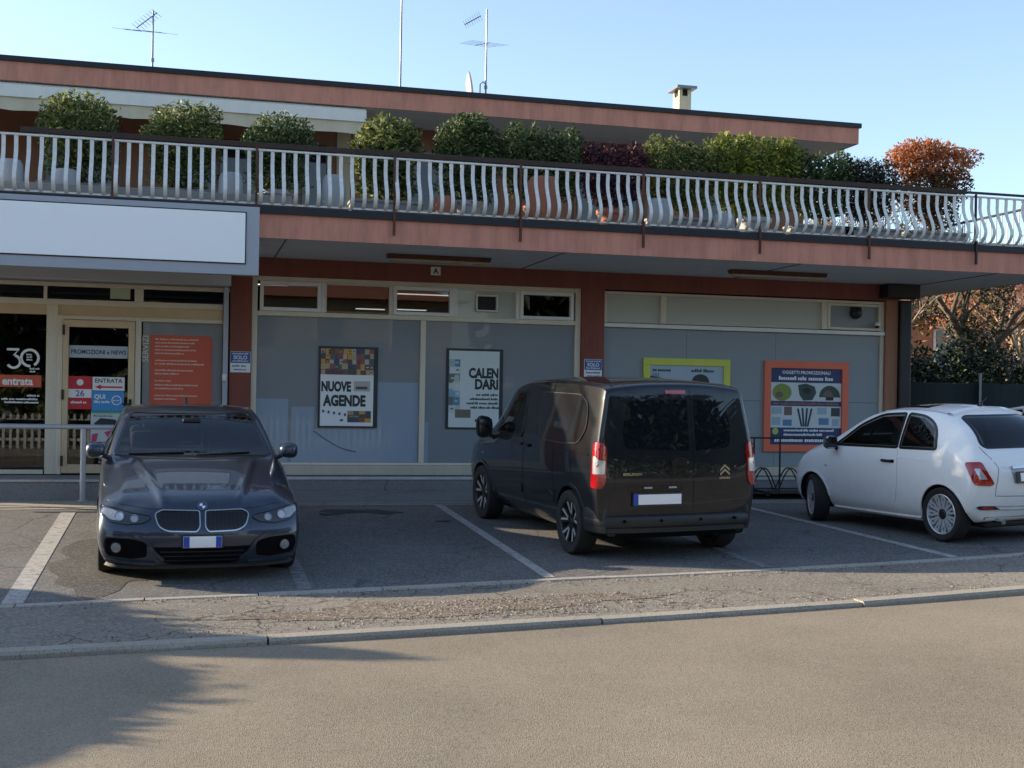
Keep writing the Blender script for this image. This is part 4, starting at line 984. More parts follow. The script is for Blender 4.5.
# bare / sparse trees -------------------------------------------------
def tree(name, label, x, y, h, m_bark, seed, spread=.5, depth=5, leaf=None, nleaf=0, lsize=.06, z0=.27, trunk=.12, lean=0, group=None, ivy=None, cat='tree', tips=1.0):
    r = random.Random(seed); t = thing(name, label, cat, (x, y, z0), group=group)
    T = MB(); C = MB(); ends = []
    def grow(p, d, L, rad, k):
        pts = [p]; q = p.copy(); dd = d.copy()
        for i in range(3):
            dd = (dd+Vector((r.gauss(0, .13), r.gauss(0, .13), r.gauss(0, .08)+.04))).normalized(); q = q+dd*L/3; pts.append(q.copy())
        (T if k == 0 else C).tube(pts, [rad*(1-.1*i) for i in range(4)], 7 if k < 2 else 4 if k < 3 else 3, caps=False)
        if k >= depth: ends.append((p, q)); return
        n = r.choice([2, 3, 3]) if k else 4
        for i in range(n):
            a = r.uniform(0, 6.28); s = spread*r.uniform(.7, 1.4)
            nd = (dd+Vector((math.cos(a)*s, math.sin(a)*s, r.uniform(-.1, .35)))).normalized()
            grow(pts[r.choice([2, 3, 3])], nd, L*r.uniform(.62, .82), rad*.62, k+1)
        if k >= depth-2: ends.append((p, q))
    grow(Vector((x, y, z0-.05)), Vector((lean, 0, 1)).normalized(), h*.34, trunk, 0)
    B(T, 'trunk', m_bark, t, smooth=True, recalc=False)
    B(C, 'branches', m_bark, t, smooth=True, recalc=False)
    if leaf:
        q = MB()
        for i in range(nleaf):
            a, b = r.choice(ends); p = a.lerp(b, r.random())+Vector((r.gauss(0, .10), r.gauss(0, .10), r.gauss(0, .10)))*tips
            s = lsize*r.uniform(.5, 1.3); u = Vector((r.uniform(-1, 1), r.uniform(-1, 1), r.uniform(-1, 1))).normalized(); v = u.orthogonal().normalized()
            q.add([p-u*s, p+v*s*.4, p+u*s, p-v*s*.4], [(0, 1, 2, 3)])
        B(q, 'crown', leaf, t, recalc=False)
    if ivy:
        q = MB(); leaves(q, ivy, 3500, .06, r); B(q, 'ivy', GB, t, recalc=False)
    return t
tree('bare_tree', 'bare tan twigged tree just right of the black corner column', 15.2, 25.0, 6.0, M['twig'], 41, .62, 6, GT, 1500, .05, trunk=.10)
tree('ivy_tree', 'ivy covered tree rising to the soffit behind the white cars', 18.2, 26.5, 6.5, M['bark'], 42, .5, 5, G1, 2500, .07, ivy=[(18.3, 26.5, 2.4, .55, .5, 1.6), (18.9, 26.3, 4.2, .5, .45, 1.3), (18.0, 26.2, 3.5, .6, .4, .6), (16.9, 26.3, 3.9, .5, .4, .5)], trunk=.16)
tree('bare_tree', 'bare tree with reddish twigs leaning right near the brick house', 20.2, 28.0, 6.8, M['twig'], 43, .6, 6, GM, 2600, .06, trunk=.12, lean=.25)
tree('rust_tree', 'tree still holding rust coloured leaves at the far right', 23.6, 31.0, 6.5, M['twig'], 44, .6, 5, GO, 2600, .08, trunk=.14, tips=3)
tree('bare_tree', 'pale bare tree behind the ivy covered one', 20.0, 36.0, 8.5, M['twig'], 46, .55, 6, GT, 1500, .06, trunk=.14)
# evergreen shrubs
def bush(label, x, y, w, h, m, seed, n=3500, size=.07, z0=.27):
    r = random.Random(seed); t = thing('evergreen_shrub', label, 'shrub', (x, y, z0), group='shrubs behind the dark fence')
    q = MB(); bl = [(x, y, z0+h*.45, w*.8, w*.6, h*.5)]
    for i in range(8): a = r.uniform(0, 6.28); bl.append((x+w*.55*math.cos(a), y+w*.4*math.sin(a), z0+h*r.uniform(.3, .85), w*.4, w*.35, h*.22))
    leaves(q, bl, n, size, r); B(q, 'foliage', m, t, recalc=False)
    q = MB()
    for i in range(4): a = r.uniform(0, 6.28); q.tube([(x, y, z0), (x+w*.2*math.cos(a), y+w*.2*math.sin(a), z0+h*.5)], [.04, .02], 6)
    B(q, 'stem', M['bark'], t)
bush('dark evergreen shrub next to the black corner column', 14.1, 22.6, 1.1, 3.0, GB, 51, 4200)
bush('green leaved shrub catching light above the dark one', 15.4, 24.3, 1.0, 2.9, G1, 52, 3000)
bush('dark evergreen mass under the ivy covered tree', 16.6, 23.6, 1.5, 3.1, GB, 53, 5200)
bush('low dark laurel behind the fence post', 18.6, 24.0, 1.4, 2.7, GB, 54, 4200)
bush('tall green shrub behind the fence below the end of the soffit', 17.6, 26.0, 1.3, 3.1, G1, 57, 3500)
bush('dark green bush in front of the brick house at the right edge', 21.2, 28.0, 1.5, 3.1, GB, 58, 4200)
bush('rightmost shrub with lighter green leaves behind the fence', 20.4, 24.6, 1.4, 2.9, G1, 55, 3500)
# dark screened fence
fc = thing('screen_fence', 'low fence hung with dark green screening behind the white cars', 'fence', (14, 20, .28))
q = MB(); vs = []; fs = []
for i in range(81):
    x = 11.9+.2*i; yy = 20+.03*math.sin(i*.9); vs += [(x, yy, .3), (x, yy, 2.14+.02*math.sin(i*.7)), (x, yy+.01, .3), (x, yy+.01, 2.14+.02*math.sin(i*.7))]
    if i: o = 4*i-4; fs += [(o, o+4, o+5, o+1), (o+2, o+3, o+7, o+6), (o+1, o+5, o+7, o+3)]
q.add(vs, fs); B(q, 'screen', M['screen'], fc, recalc=False)
q = MB(); q.tube([(11.9, 20.04, 2.13), (27.9, 20.04, 2.13)], .015, 6); B(q, 'top_wire', M['black'], fc)
for x in (12.0, 14.0, 16.0, 18.0, 20.0, 22.0, 24.0):
    q = MB(); q.bbox(x-.025, x+.025, 19.93, 19.97, .28, 2.33, .004); B(q, 'post', M['alu'], fc)
# brick house beyond
M['brick'] = stained('orange_brick', (.50, .19, .09), (.34, .12, .06), amt=.6)
M['rooftile'] = stained('clay_roof_tile', (.40, .16, .09), (.25, .10, .06), amt=.6, vscale=(3, 3, 3))
hs = thing('brick_house', 'orange brick house with a tiled roof behind the trees at the right', 'house', (33, 42, .28))
q = MB(); q.box(26, 44, 42, 54, .28, 5.2); q.prism([(42, 5.2), (54, 5.2), (48, 8.0)], 'x', 26, 44); B(q, 'wall', M['brick'], hs)
q = MB()
for a, b in (((41.3, 5.05), (48, 8.2)), ((48, 8.2), (54.7, 5.05))):
    q.prism([a, b, (b[0], b[1]+.18), (a[0], a[1]+.18)], 'x', 25.4, 44.6)
B(q, 'roof', M['rooftile'], hs)
for x in (27.5, 31, 34.5, 38):
    for z in (1.2, 3.4):
        q = MB(); q.box(x-.08, x+1.18, 41.93, 41.997, z-.08, z+1.38); w = B(q, 'window', M['frame_white'], hs)
        q = MB(); q.box(x, x+1.1, 41.90, 41.93, z, z+1.3); B(q, 'pane', M['darkglass'], w)
# surroundings across the street (seen as reflections in glass and paint)
ft = thing('picket_fence', 'white picket fence across the street behind the camera', 'fence', (0, -2.6, 0))
for i in range(90):
    q = MB(); x = -9+.2*i; z = xr(x); q.prism([(x-.04, z), (x+.04, z), (x+.04, z+1.0), (x, z+1.08), (x-.04, z+1.0)], 'y', -2.62, -2.6); B(q, 'picket', M['white_rail'], ft)
q = MB(); q.box(-9, 9, -2.65, -2.62, .25, .33); q.box(-9, 9, -2.65, -2.62, .82, .9); B(q, 'crossbar', M['white_rail'], ft)
r = random.Random(77); q = MB(); leaves(q, [(-14+1.5*i, -5.2+r.uniform(-.3, .3), 1.0, 1.2, .8, 1.2+r.uniform(-.2, .3)) for i in range(24)], 9000, .14, r)
tag(q.build('hedge_foliage', G2, recalc=False), 'clipped hedge across the street behind the camera', 'hedge', kind='stuff')
h2 = thing('street_house', 'orange rendered house with a hipped roof across the street behind the camera', 'house', (5, -18, 0))
q = MB(); q.box(-1.5, 11.5, -27, -18, 0, 6); B(q, 'wall', M['beigewall'], h2)
q = MB(); q.add([(-2.2, -27.7, 6), (12.2, -27.7, 6), (12.2, -17.3, 6), (-2.2, -17.3, 6), (3, -22, 8.0), (7, -22, 8.0)], [(0, 1, 5, 4), (1, 2, 5), (2, 3, 4, 5), (3, 0, 4), (0, 3, 2, 1)]); B(q, 'roof', M['rooftile'], h2)
for x in (-.5, 2.5, 5.5, 8.8):
    for z in (.9, 3.8):
        q = MB(); q.box(x-.08, x+1.18, -18.0, -17.94, z-.08, z+1.5); w = B(q, 'window', M['frame_white'], h2)
        q = MB(); q.box(x, x+1.1, -17.94, -17.91, z, z+1.4); B(q, 'pane', M['darkglass'], w)
for i, (x, y, h_) in enumerate(((-17, -11, 8), (-11, -12, 9), (-5, -12, 9), (14.5, -12, 10.5), (18.5, -11, 9.8), (23, -12, 10.5), (28, -11, 9), (33, -12, 10))):
    r = random.Random(300+i); t = thing('street_tree', 'dense evergreen tree across the street behind the camera, %s' % ('leftmost of eight', 'second from the left', 'just left of the orange house', 'just right of the orange house', 'second right of the orange house', 'third from the right', 'second from the right', 'rightmost of eight')[i], 'tree', (x, y, 0), group='evergreens across the street')
    q = MB(); leaves(q, [(x, y, h_*.55, 3.1, 2.2, h_*.42), (x+1.2, y, h_*.35, 2.0, 1.6, h_*.3), (x-1.3, y, h_*.4, 2.0, 1.6, h_*.3)], 3600, .5, r, shell=.3); B(q, 'crown', GB, t, recalc=False)
    q = MB(); q.tube([(x, y, 0), (x+.1, y, h_*.7)], [.22, .08], 8); B(q, 'trunk', M['bark'], t)
# conifers left of the picture that throw the shadow on the road
def core(q, blobs, f=.97):
    for (cx, cy, cz, rx, ry, rz) in blobs:
        n, m_ = 10, 16; vs = []; fs = []
        for i in range(n+1):
            for k in range(m_):
                a, b = math.pi*i/n, 2*math.pi*k/m_; w_ = f*(1+.07*math.sin(5*b+i)*math.sin(a))
                vs.append((cx+rx*w_*math.sin(a)*math.cos(b), cy+ry*w_*math.sin(a)*math.sin(b), cz+rz*w_*math.cos(a)))
        for i in range(n):
            for k in range(m_): fs.append((i*m_+k, i*m_+(k+1) % m_, (i+1)*m_+(k+1) % m_, (i+1)*m_+k))
        q.add(vs, fs)
def conifer(label, x, y, h, w, seed, n=20000):
    r = random.Random(seed); t = thing('conifer', label, 'tree', (x, y, 0)); q = MB()
    bl = [(x, y, 1.2, w, w, 1.3), (x, y, 2.0, w*.9, w*.9, .85), (x, y, 2.75, .42, .42, .3), (x, y, 3.0, .34, .34, .35), (x, y, 3.3, .22, .22, .28)]
    core(q, bl)
    leaves(q, bl, n, .10, r, shell=.6); leaves(q, bl[2:], 900, .07, r, shell=.2); B(q, 'foliage', GB, t, recalc=False)
    q = MB(); q.tube([(x, y, 0), (x, y, h*.95)], [.12, .02], 8); B(q, 'trunk', M['bark'], t)
conifer('dark conifer with a narrow tip beside the street left of the picture', -8.4, 12.85, 3.65, 1.9, 91)

r = random.Random(98); t = thing('evergreen_shrub', 'low dark evergreen nearest the street left of the picture', 'shrub', (-6.4, 9.3, 0)); q = MB()
core(q, [(-6.4, 9.3, 1.0, 1.5, 1.5, 1.1)]); leaves(q, [(-6.4, 9.3, 1.0, 1.5, 1.5, 1.1)], 5000, .10, r, shell=.6); B(q, 'foliage', GB, t, recalc=False)
q = MB(); q.tube([(-6.4, 9.3, 0), (-6.4, 9.3, 1.3)], [.08, .03], 8); B(q, 'trunk', M['bark'], t)
r = random.Random(97); t = thing('evergreen_shrub', 'broad rounded evergreen beside the street left of the picture', 'shrub', (-8.0, 11.1, 0)); q = MB()
core(q, [(-8.0, 11.1, 1.4, 1.6, 1.7, 1.45), (-7.9, 11.5, 1.9, 1.0, 1.2, .95)]); leaves(q, [(-8.0, 11.1, 1.4, 1.6, 1.7, 1.45), (-8.2, 10.6, 1.0, 1.4, 1.8, 1.0), (-7.9, 11.5, 1.9, 1.0, 1.2, .95)], 9000, .10, r, shell=.6); B(q, 'foliage', GB, t, recalc=False)
q = MB(); q.tube([(-8.0, 11.1, 0), (-8.0, 11.1, 1.8)], [.1, .03], 8); B(q, 'trunk', M['bark'], t)
# ---------------------------------------------------------------- vehicles
from mathutils.interpolate import poly_3d_calc
def rounded(poly, r, n=4):
    out = []; L = len(poly)
    rs = r if isinstance(r, (list, tuple)) else [r]*L
    for i in range(L):
        p0, p, p1 = Vector(poly[i-1]), Vector(poly[i]), Vector(poly[(i+1) % L]); r_ = rs[i]
        a = (p0-p); b = (p1-p); la, lb = a.length, b.length
        k = min(r_, la*.48, lb*.48)
        if k < 1e-4: out.append(tuple(p)); continue
        A = p+a/la*k; Bq = p+b/lb*k
        for j in range(n+1):
            t = j/n; out.append(tuple(A*(1-t)**2+p*2*t*(1-t)+Bq*t*t))
    return out
def ell(cx, cz, rx, rz, n=20): return [(cx+rx*math.cos(2*math.pi*k/n), cz+rz*math.sin(2*math.pi*k/n)) for k in range(n)]

class Car:
    def __init__(s, name, label, cat, dims, st, fb, rb, wells, paint, crease, group=None, level=3, endc=(.25, .25), cuts=(), sculpt=None):
        """st: stations front to rear (x, [9 (y,z)], dx or None); fb/rb cap bulge for rows 3,4,5; wells (x,y,r)"""
        s.root = thing(name, label, cat, group=group); s.paint = paint
        V = []; F = []; E = {}
        def ringv(x, P, dx):
            o = len(V); dx = dx or [0]*9
            V.append((x+dx[0], 0, P[0][1]))
            for j in range(1, 8): V.append((x+dx[j], P[j][0], P[j][1]))
            V.append((x+dx[8], 0, P[8][1]))
            for j in range(7, 0, -1): V.append((x+dx[j], -P[j][0], P[j][1]))
            return o
        R_ = [ringv(*q) for q in st]
        for a, b in zip(R_, R_[1:]):
            for k in range(16): F.append((a+k, a+(k+1) % 16, b+(k+1) % 16, b+k))
        def cap(o, q, bul, sgn):
            x, P, dx = q; dx = dx or [0]*9
            rows = [[o+2, o+1, o, o+15, o+14]]
            for j in (3, 4, 5):
                r = [o+j]
                for fr, bb in ((.62, .72), (0, 1), (-.62, .72)):
                    V.append((x+dx[j]+sgn*bul[j-3]*bb, P[j][0]*fr, P[j][1])); r.append(len(V)-1)
                r.append(o+16-j); rows.append(r)
            rows.append([o+6, o+7, o+8, o+9, o+10])
            for a, b in zip(rows, rows[1:]):
                for k in range(4): F.append((a[k], a[k+1], b[k+1], b[k]) if sgn > 0 else (a[k], b[k], b[k+1], a[k+1]))
        cap(R_[0], st[0], fb, 1); cap(R_[-1], st[-1], rb, -1)
        me = bpy.data.meshes.new('cage'); me.from_pydata(V, [], F); me.update()
        bm = bmesh.new(); bm.from_mesh(me); bmesh.ops.recalc_face_normals(bm, faces=bm.faces)
        cl = bm.edges.layers.float.new('crease_edge')
        for e in bm.edges:
            i, j = e.verts[0].index, e.verts[1].index
            if i < len(R_)*16 and j < len(R_)*16 and i//16 != j//16:
                k = i % 16; k = k if k <= 8 else 16-k
                if k in crease: e[cl] = crease[k]
            for rr_, ee in ((0, endc[0]), (len(R_)-1, endc[1])):
                if i//16 == rr_ and j//16 == rr_ and i < len(R_)*16 and j < len(R_)*16: e[cl] = ee
        bm.to_mesh(me); bm.free()
        ob = bpy.data.objects.new('cage', me); COL.objects.link(ob)
        md = ob.modifiers.new('s', 'SUBSURF'); md.levels = level; md.render_levels = level
        dg = bpy.context.evaluated_depsgraph_get(); m1 = bpy.data.meshes.new_from_object(ob.evaluated_get(dg))
        bpy.data.objects.remove(ob)
        # rescale to real dimensions
        xs = [v.co.x for v in m1.vertices]; ys = [v.co.y for v in m1.vertices]; zs = [v.co.z for v in m1.vertices]
        (x0, x1, w, z0, z1) = dims; my = max(ys); mz0, mz1 = min(zs), max(zs); a, b = min(xs), max(xs)
        for v in m1.vertices:
            v.co = (x0+(v.co.x-a)*(x1-x0)/(b-a), v.co.y*w/my, z0+(v.co.z-mz0)*(z1-z0)/(mz1-mz0))
            if sculpt: v.co.z += sculpt(v.co.x, v.co.y, v.co.z)
        m1.update()
        s.m1 = m1; s.VN = [v.normal.copy() for v in m1.vertices]; s.polys = [tuple(p.vertices) for p in m1.polygons]; s.VC = [v.co.copy() for v in m1.vertices]
        s.bvh = BVHTree.FromPolygons(s.VC, s.polys)
        # wheel wells
        body = bpy.data.objects.new('body', m1.copy()); COL.objects.link(body)
        body.data.materials.append(paint); body.data.materials.append(M['plastic'])
        cm = MB()
        for (x, y0, y1, z, r) in wells:
            n = 40; vs = []; fs = []
            for yy in (y0, y1):
                for k in range(n): t = 2*math.pi*k/n; vs.append((x+r*math.cos(t), yy, z+r*math.sin(t)))
            fs = [tuple(range(n)), tuple(range(2*n-1, n-1, -1))]+[(k, k+n, (k+1) % n+n, (k+1) % n) for k in range(n)]
            cm.add(vs, fs, 1)
        cut = cm.build('cut', [paint, M['plastic']])
        mb_ = body.modifiers.new('b', 'BOOLEAN'); mb_.operation = 'DIFFERENCE'; mb_.object = cut; mb_.solver = 'EXACT'
        tmp = [cut]
        for (kind, poly, lo, hi) in cuts:      # hollow the cabin behind the glass
            c_ = MB(); c_.prism(poly, kind, lo, hi, 1); o_ = c_.build('cut', [paint, M['plastic']]); tmp.append(o_)
            mb_ = body.modifiers.new('b', 'BOOLEAN'); mb_.operation = 'DIFFERENCE'; mb_.object = o_; mb_.solver = 'EXACT'
        dg = bpy.context.evaluated_depsgraph_get(); m2 = bpy.data.meshes.new_from_object(body.evaluated_get(dg))
        m2.polygons.foreach_set('use_smooth', [True]*len(m2.polygons)); m2.set_sharp_from_angle(angle=R(38))
        body.modifiers.clear(); body.data = m2; [bpy.data.objects.remove(o_) for o_ in tmp]; body.parent = s.root; m2.name = 'body'
        s.body = body
    def cast(s, view, a, z):
        if view == 'T': o = Vector((a, z, 4)); d = Vector((0, 0, -1))
        else:
            t = R(view); d = Vector((-math.cos(t), -math.sin(t), 0)); rt = Vector((-math.sin(t), math.cos(t), 0))
            o = rt*a-d*6+Vector((0, 0, z))
        h, n, i, _ = s.bvh.ray_cast(o, d)
        if h is None:
            h, n, i, _ = s.bvh.find_nearest(o+d*5.2)
        P = s.polys[i]; w = poly_3d_calc([s.VC[k] for k in P], h)
        nn = Vector((0, 0, 0))
        for k, ww in zip(P, w): nn += s.VN[k]*ww
        return h, nn.normalized()
    def patch(s, name, poly, view, off, m, parent=None, cell=.05, thick=.012, mirror=False, seam=0, seam_m=None):
        if mirror: poly = [(-a, b) for a, b in poly][::-1]; view = -view if view != 'T' else 'T'
        bm = bmesh.new(); vs = [bm.verts.new((a, b, 0)) for a, b in poly]; bm.faces.new(vs)
        bmesh.ops.triangulate(bm, faces=bm.faces)
        for ax in (0, 1):
            lo = min(p[ax] for p in poly); hi = max(p[ax] for p in poly); k = max(1, int((hi-lo)/cell))
            for i in range(1, k):
                co = [0, 0, 0]; co[ax] = lo+(hi-lo)*i/k; no = [0, 0, 0]; no[ax] = 1
                bmesh.ops.bisect_plane(bm, geom=list(bm.verts)+list(bm.edges)+list(bm.faces), plane_co=co, plane_no=no, dist=1e-6)
        bm.verts.ensure_lookup_table(); bm.verts.index_update()
        top = []; nor = []
        for v in bm.verts:
            h, n = s.cast(view, v.co.x, v.co.y); top.append(h+n*off); nor.append(n)
        faces = [tuple(v.index for v in f.verts) for f in bm.faces]
        be = [(e.verts[0].index, e.verts[1].index) for e in bm.edges if e.is_boundary]
        # orient
        f = faces[0]; fn = (top[f[1]]-top[f[0]]).cross(top[f[2]]-top[f[1]])
        if fn.dot(nor[f[0]]) < 0: faces = [x[::-1] for x in faces]
        bm.free()
        N = len(top); V = [tuple(v) for v in top]; CN = [tuple(n) for n in nor]; mi = [0]*len(faces)
        skirt = {}
        for a, b in be:
            for k in (a, b):
                if k not in skirt:
                    V.append(tuple(top[k])); V.append(tuple(top[k]-nor[k]*thick)); CN += [(0, 0, 0)]*2; skirt[k] = len(V)-2
            faces.append((skirt[a], skirt[b], skirt[b]+1, skirt[a]+1)); mi.append(1 if seam_m else 0)
        me = bpy.data.meshes.new(name); me.from_pydata(V, [], faces); me.materials.append(m)
        if seam_m: me.materials.append(seam_m)
        me.polygons.foreach_set('material_index', mi); me.polygons.foreach_set('use_smooth', [True]*len(faces)); me.update()
        me.normals_split_custom_set_from_vertices(CN)
        o = bpy.data.objects.new(name, me); COL.objects.link(o); o.parent = parent or s.root
        return o
    def ribbon(s, q, pts, view, off, w, mi=0, closed=False, mirror=False, h=None):
        """raised strip following a line on the surface"""
        if mirror: pts = [(-a, b) for a, b in pts]; view = -view if view != 'T' else 'T'
        P = []
        seq = pts+([pts[0]] if closed else [])
        for (a, b), (c, d) in zip(seq, seq[1:]):
            L = math.hypot(c-a, d-b); k = max(1, int(L/.04))
            for i in range(k): P.append((a+(c-a)*i/k, b+(d-b)*i/k))
        if not closed: P.append(seq[-1])
        S = [s.cast(view, a, b) for a, b in P]; n = len(S); vs = []; fs = []
        h = h if h is not None else off+.004
        for i, (p, nn) in enumerate(S):
            pa = S[(i-1) % n][0] if closed or i else p; pb = S[(i+1) % n][0] if closed or i < n-1 else p
            t = (pb-pa).normalized(); sd = nn.cross(t).normalized()*w/2
            vs += [p+nn*(off-h)+sd*1.0, p+nn*off+sd*.8, p+nn*off-sd*.8, p+nn*(off-h)-sd]
        m = n if closed else n-1
        for i in range(m):
            a = 4*i; b = 4*((i+1) % n)
            for k in range(3): fs.append((a+k, a+k+1, b+k+1, b+k))
        q.add(vs, fs, mi); return q
    def add(s, q, name, m, parent=None, smooth=True, angle=35):
        return q.build(name, m, parent or s.root, smooth=smooth, angle=angle)
    def frame(s, view, a, z, off=0):
        p, n = s.cast(view, a, z); up = Vector((0, 0, 1)); up = (up-n*up.dot(n)).normalized(); rt = up.cross(n).normalized()
        return lambda u, v, w=0: tuple(p+rt*u+up*v+n*(w+off))
    def wheel(s, x, y, r, w, rr, style, steer=0, side=1):
        t = thing('wheel', None, None, (x, y, r), steer); del_ = [k for k in ('label', 'category') if k in t]
        t.parent = s.root
        sg_ = side
        q = MB(); h = w/2
        pf = [(rr*.99, -h*.80), (rr+.012, -h*.92), (r*.93, -h), (r*.975, -h*.92), (r, -h*.72), (r, h*.72), (r*.975, h*.92), (r*.93, h), (rr+.012, h*.92), (rr*.99, h*.80)]
        pp = []
        q.lathe(pf, (0, 0, 0), 'y', 56)
        ty = q.build('tyre', M['rubber'], t, smooth=True, angle=30)
        q = MB(); o = sg_*h
        # barrel and dark brake area
        q.lathe([(rr, o*.86), (rr*.965, o*.90), (rr*.93, o*.82), (rr*.90, o*.35), (rr*.88, -o*.6)], (0, 0, 0), 'y', 48, 1 if style == 'van' else 0)
        q.lathe([(0, o*.12), (rr*.62, o*.12), (rr*.62, o*.02), (rr*.88, o*.0), (rr*.88, -o*.05), (0, -o*.05)], (0, 0, 0), 'y', 40, 1)
        def spoke(a, w0, w1, r0, r1, y0, y1, mi, tw=0, th=.022):
            c, sn = math.cos(a), math.sin(a); c2, s2 = math.cos(a+tw), math.sin(a+tw)
            def P(rad, off, yy, cc, ss): return (rad*cc-off*ss, yy, rad*ss+off*cc)
            vs = [P(r0, -w0/2, y0, c, sn), P(r0, w0/2, y0, c, sn), P(r1, w1/2, y1, c2, s2), P(r1, -w1/2, y1, c2, s2),
                  P(r0, -w0/2, y0-sg_*th, c, sn), P(r0, w0/2, y0-sg_*th, c, sn), P(r1, w1/2, y1-sg_*th, c2, s2), P(r1, -w1/2, y1-sg_*th, c2, s2)]
            q.add(vs, [(0, 1, 2, 3), (7, 6, 5, 4), (0, 4, 5, 1), (1, 5, 6, 2), (2, 6, 7, 3), (3, 7, 4, 0)], mi)
        y0, y1 = o*.62, o*.84
        if style == 'van':
            for k in range(5):
                a = 2*math.pi*k/5+.3
                spoke(a, .07, .05, .03, rr*.5, y0, y0, 1)
                for d in (-1, 1): spoke(a+d*.10, .018, .026, rr*.38, rr*.95, y0+sg_*.002, y1, 0, d*.17); spoke(a+d*.10, .058, .075, rr*.30, rr*.94, y0-sg_*.004, y1-sg_*.006, 1, d*.17)
            q.lathe([(0, o*.66), (.026, o*.66), (.034, o*.6), (.06, o*.55), (.06, o*.2)], (0, 0, 0), 'y', 24, 1)
        elif style == 'small':
            for k in range(11):
                a = 2*math.pi*k/11
                for d in (-1, 1): spoke(a+d*.0, .030, .026, rr*.26, rr*.82, y0, y1-sg_*.008, 0, d*.14)
                spoke(a, .058, .085, rr*.80, rr*.95, y1-sg_*.008, y1, 0)
            q.lathe([(0, o*.70), (.035, o*.70), (.045, o*.64), (.062, o*.6), (.062, o*.2)], (0, 0, 0), 'y', 24, 1)
            q.lathe([(.062, o*.63), (.075, o*.61), (.078, o*.5)], (0, 0, 0), 'y', 24, 0)
        else:
            for k in range(5):
                a = 2*math.pi*k/5
                for d in (-1, 1): spoke(a+d*.14, .036, .034, rr*.1, rr*.95, y0, y1, 0, d*.06)
            q.lathe([(0, o*.68), (.03, o*.68), (.06, o*.62), (.06, o*.2)], (0, 0, 0), 'y', 24, 0)
        q.build('rim', [M['rim'], M['rimdark']], t, smooth=True, angle=30)
        return t
    def mirror(s, x, y, z, rx, ry, rz, side, shell, glass_front=False):
        q = MB(); vs = []; fs = []; n, m_ = 14, 20
        for i in range(n+1):
            ph = math.pi*i/n
            for k in range(m_):
                th = 2*math.pi*k/m_
                f = lambda c, e: math.copysign(abs(c)**e, c)
                X = rx*f(math.sin(ph), .8)*f(math.cos(th), .8); Y = ry*f(math.sin(ph), .7)*f(math.sin(th), .7); Z = rz*f(math.cos(ph), .75)
                if X < -rx*.35: X = -rx*.35
                vs.append((x+X, side*(y+Y), z+Z*(1+.12*Y/ry)))
        for i in range(n):
            for k in range(m_): fs.append((i*m_+k, i*m_+(k+1) % m_, (i+1)*m_+(k+1) % m_, (i+1)*m_+k))
        q.add(vs, fs)
        mo = q.build('side_mirror', shell, s.root, smooth=True, angle=50)
        q = MB(); q.bbox(x-rx*.42, x-rx*.36, *sorted((side*(y-ry*.8), side*(y+ry*.8))), z-rz*.75, z+rz*.75, .012); q.build('mirror_glass', M['darkglass'], mo, smooth=True, angle=40)
        q = MB(); q.tube([(x, side*(y-ry*.5), z-rz*.6), (x+.01, side*(y-ry*1.6), z-rz*1.2)], [.02, .026], 8); q.build('mirror_arm', M['plastic'], mo, smooth=True, angle=40)
        return mo
    def cabin(s, xs, zf, zt, yw, wheel_side=1, dash=None):
        for x in xs:
            for sd in (-1, 1):
                t = MB(); t.bbox(x-.06, x+.07, sd*.36-.24, sd*.36+.24, zf-.02, zf+(zt-zf)*.45, .05)
                se = t.build('seat', M['seatcloth'], s.root, smooth=True, angle=50)
                t = MB(); t.bbox(x-.05, x+.05, sd*.36-.12, sd*.36+.12, zf+(zt-zf)*.50, zf+(zt-zf)*.86, .04); t.tube([(x, sd*.36-.05, zf), (x, sd*.36-.05, zf+.2)], .008, 6); t.tube([(x, sd*.36+.05, zf), (x, sd*.36+.05, zf+.2)], .008, 6)
                t.build('headrest', M['seatcloth'], se, smooth=True, angle=50)
        if dash:
            a, b = dash
            t = MB(); t.bbox(a, b, -yw, yw, zf-.03, zf+.02, .02); t.build('dashboard', M['plastic'], s.root, smooth=True, angle=50)
            t = MB(); n = 20; c = Vector((a-.08, wheel_side*.36, zf+.06))
            t.tube([c+Vector((-.06*math.cos(2*math.pi*k/n)*.6, .18*math.sin(2*math.pi*k/n), .17*math.cos(2*math.pi*k/n))) for k in range(n+1)], .014, 8, caps=False); t.tube([c+Vector((0, -.17, 0)), c, c+Vector((0, .17, 0))], .014, 6)
            t.build('steering_wheel', M['plastic'], s.root, smooth=True, angle=50)
            t = MB(); t.bbox(a-.10, a-.07, -.09, .09, zt-.09, zt-.04, .012); t.build('rear_view_mirror', M['plastic'], s.root, smooth=True, angle=50)
    def place(s, x, y, heading):
        r = s.root; h = R(heading); d = Vector((math.cos(h), math.sin(h), 0)); l = Vector((-d.y, d.x, 0))
        P = lambda a, b: Vector((x+d.x*a+l.x*b, y+d.y*a+l.y*b, 0))
        def Z(p): return Vector((p.x, p.y, gz(p.x, p.y)))
        f, b = Z(P(1.3, 0)), Z(P(-1.3, 0)); L_, r_ = Z(P(0, .75)), Z(P(0, -.75))
        fx = (f-b).normalized(); fy = (L_-r_); fz = fx.cross(fy).normalized(); fy = fz.cross(fx).normalized()
        c = (f+b+L_+r_)/4
        mw = Matrix((fx, fy, fz)).transposed().to_4x4(); mw.translation = c; r.matrix_world = mw
        r.location = c; r.rotation_euler = mw.to_euler()

def S(x, zb, wb, zr, wr, zm, wm, zs, ws, zg, wg, zc, dx=None, t7=None):
    return (x, [(0, zb), (wb*.55, zb), (wb, zb), (wr, zr), (wm, zm), (ws, zs), (wg, zg), (wg*.55, t7 if t7 else zg+(zc-zg)*.8), (0, zc)], dx)

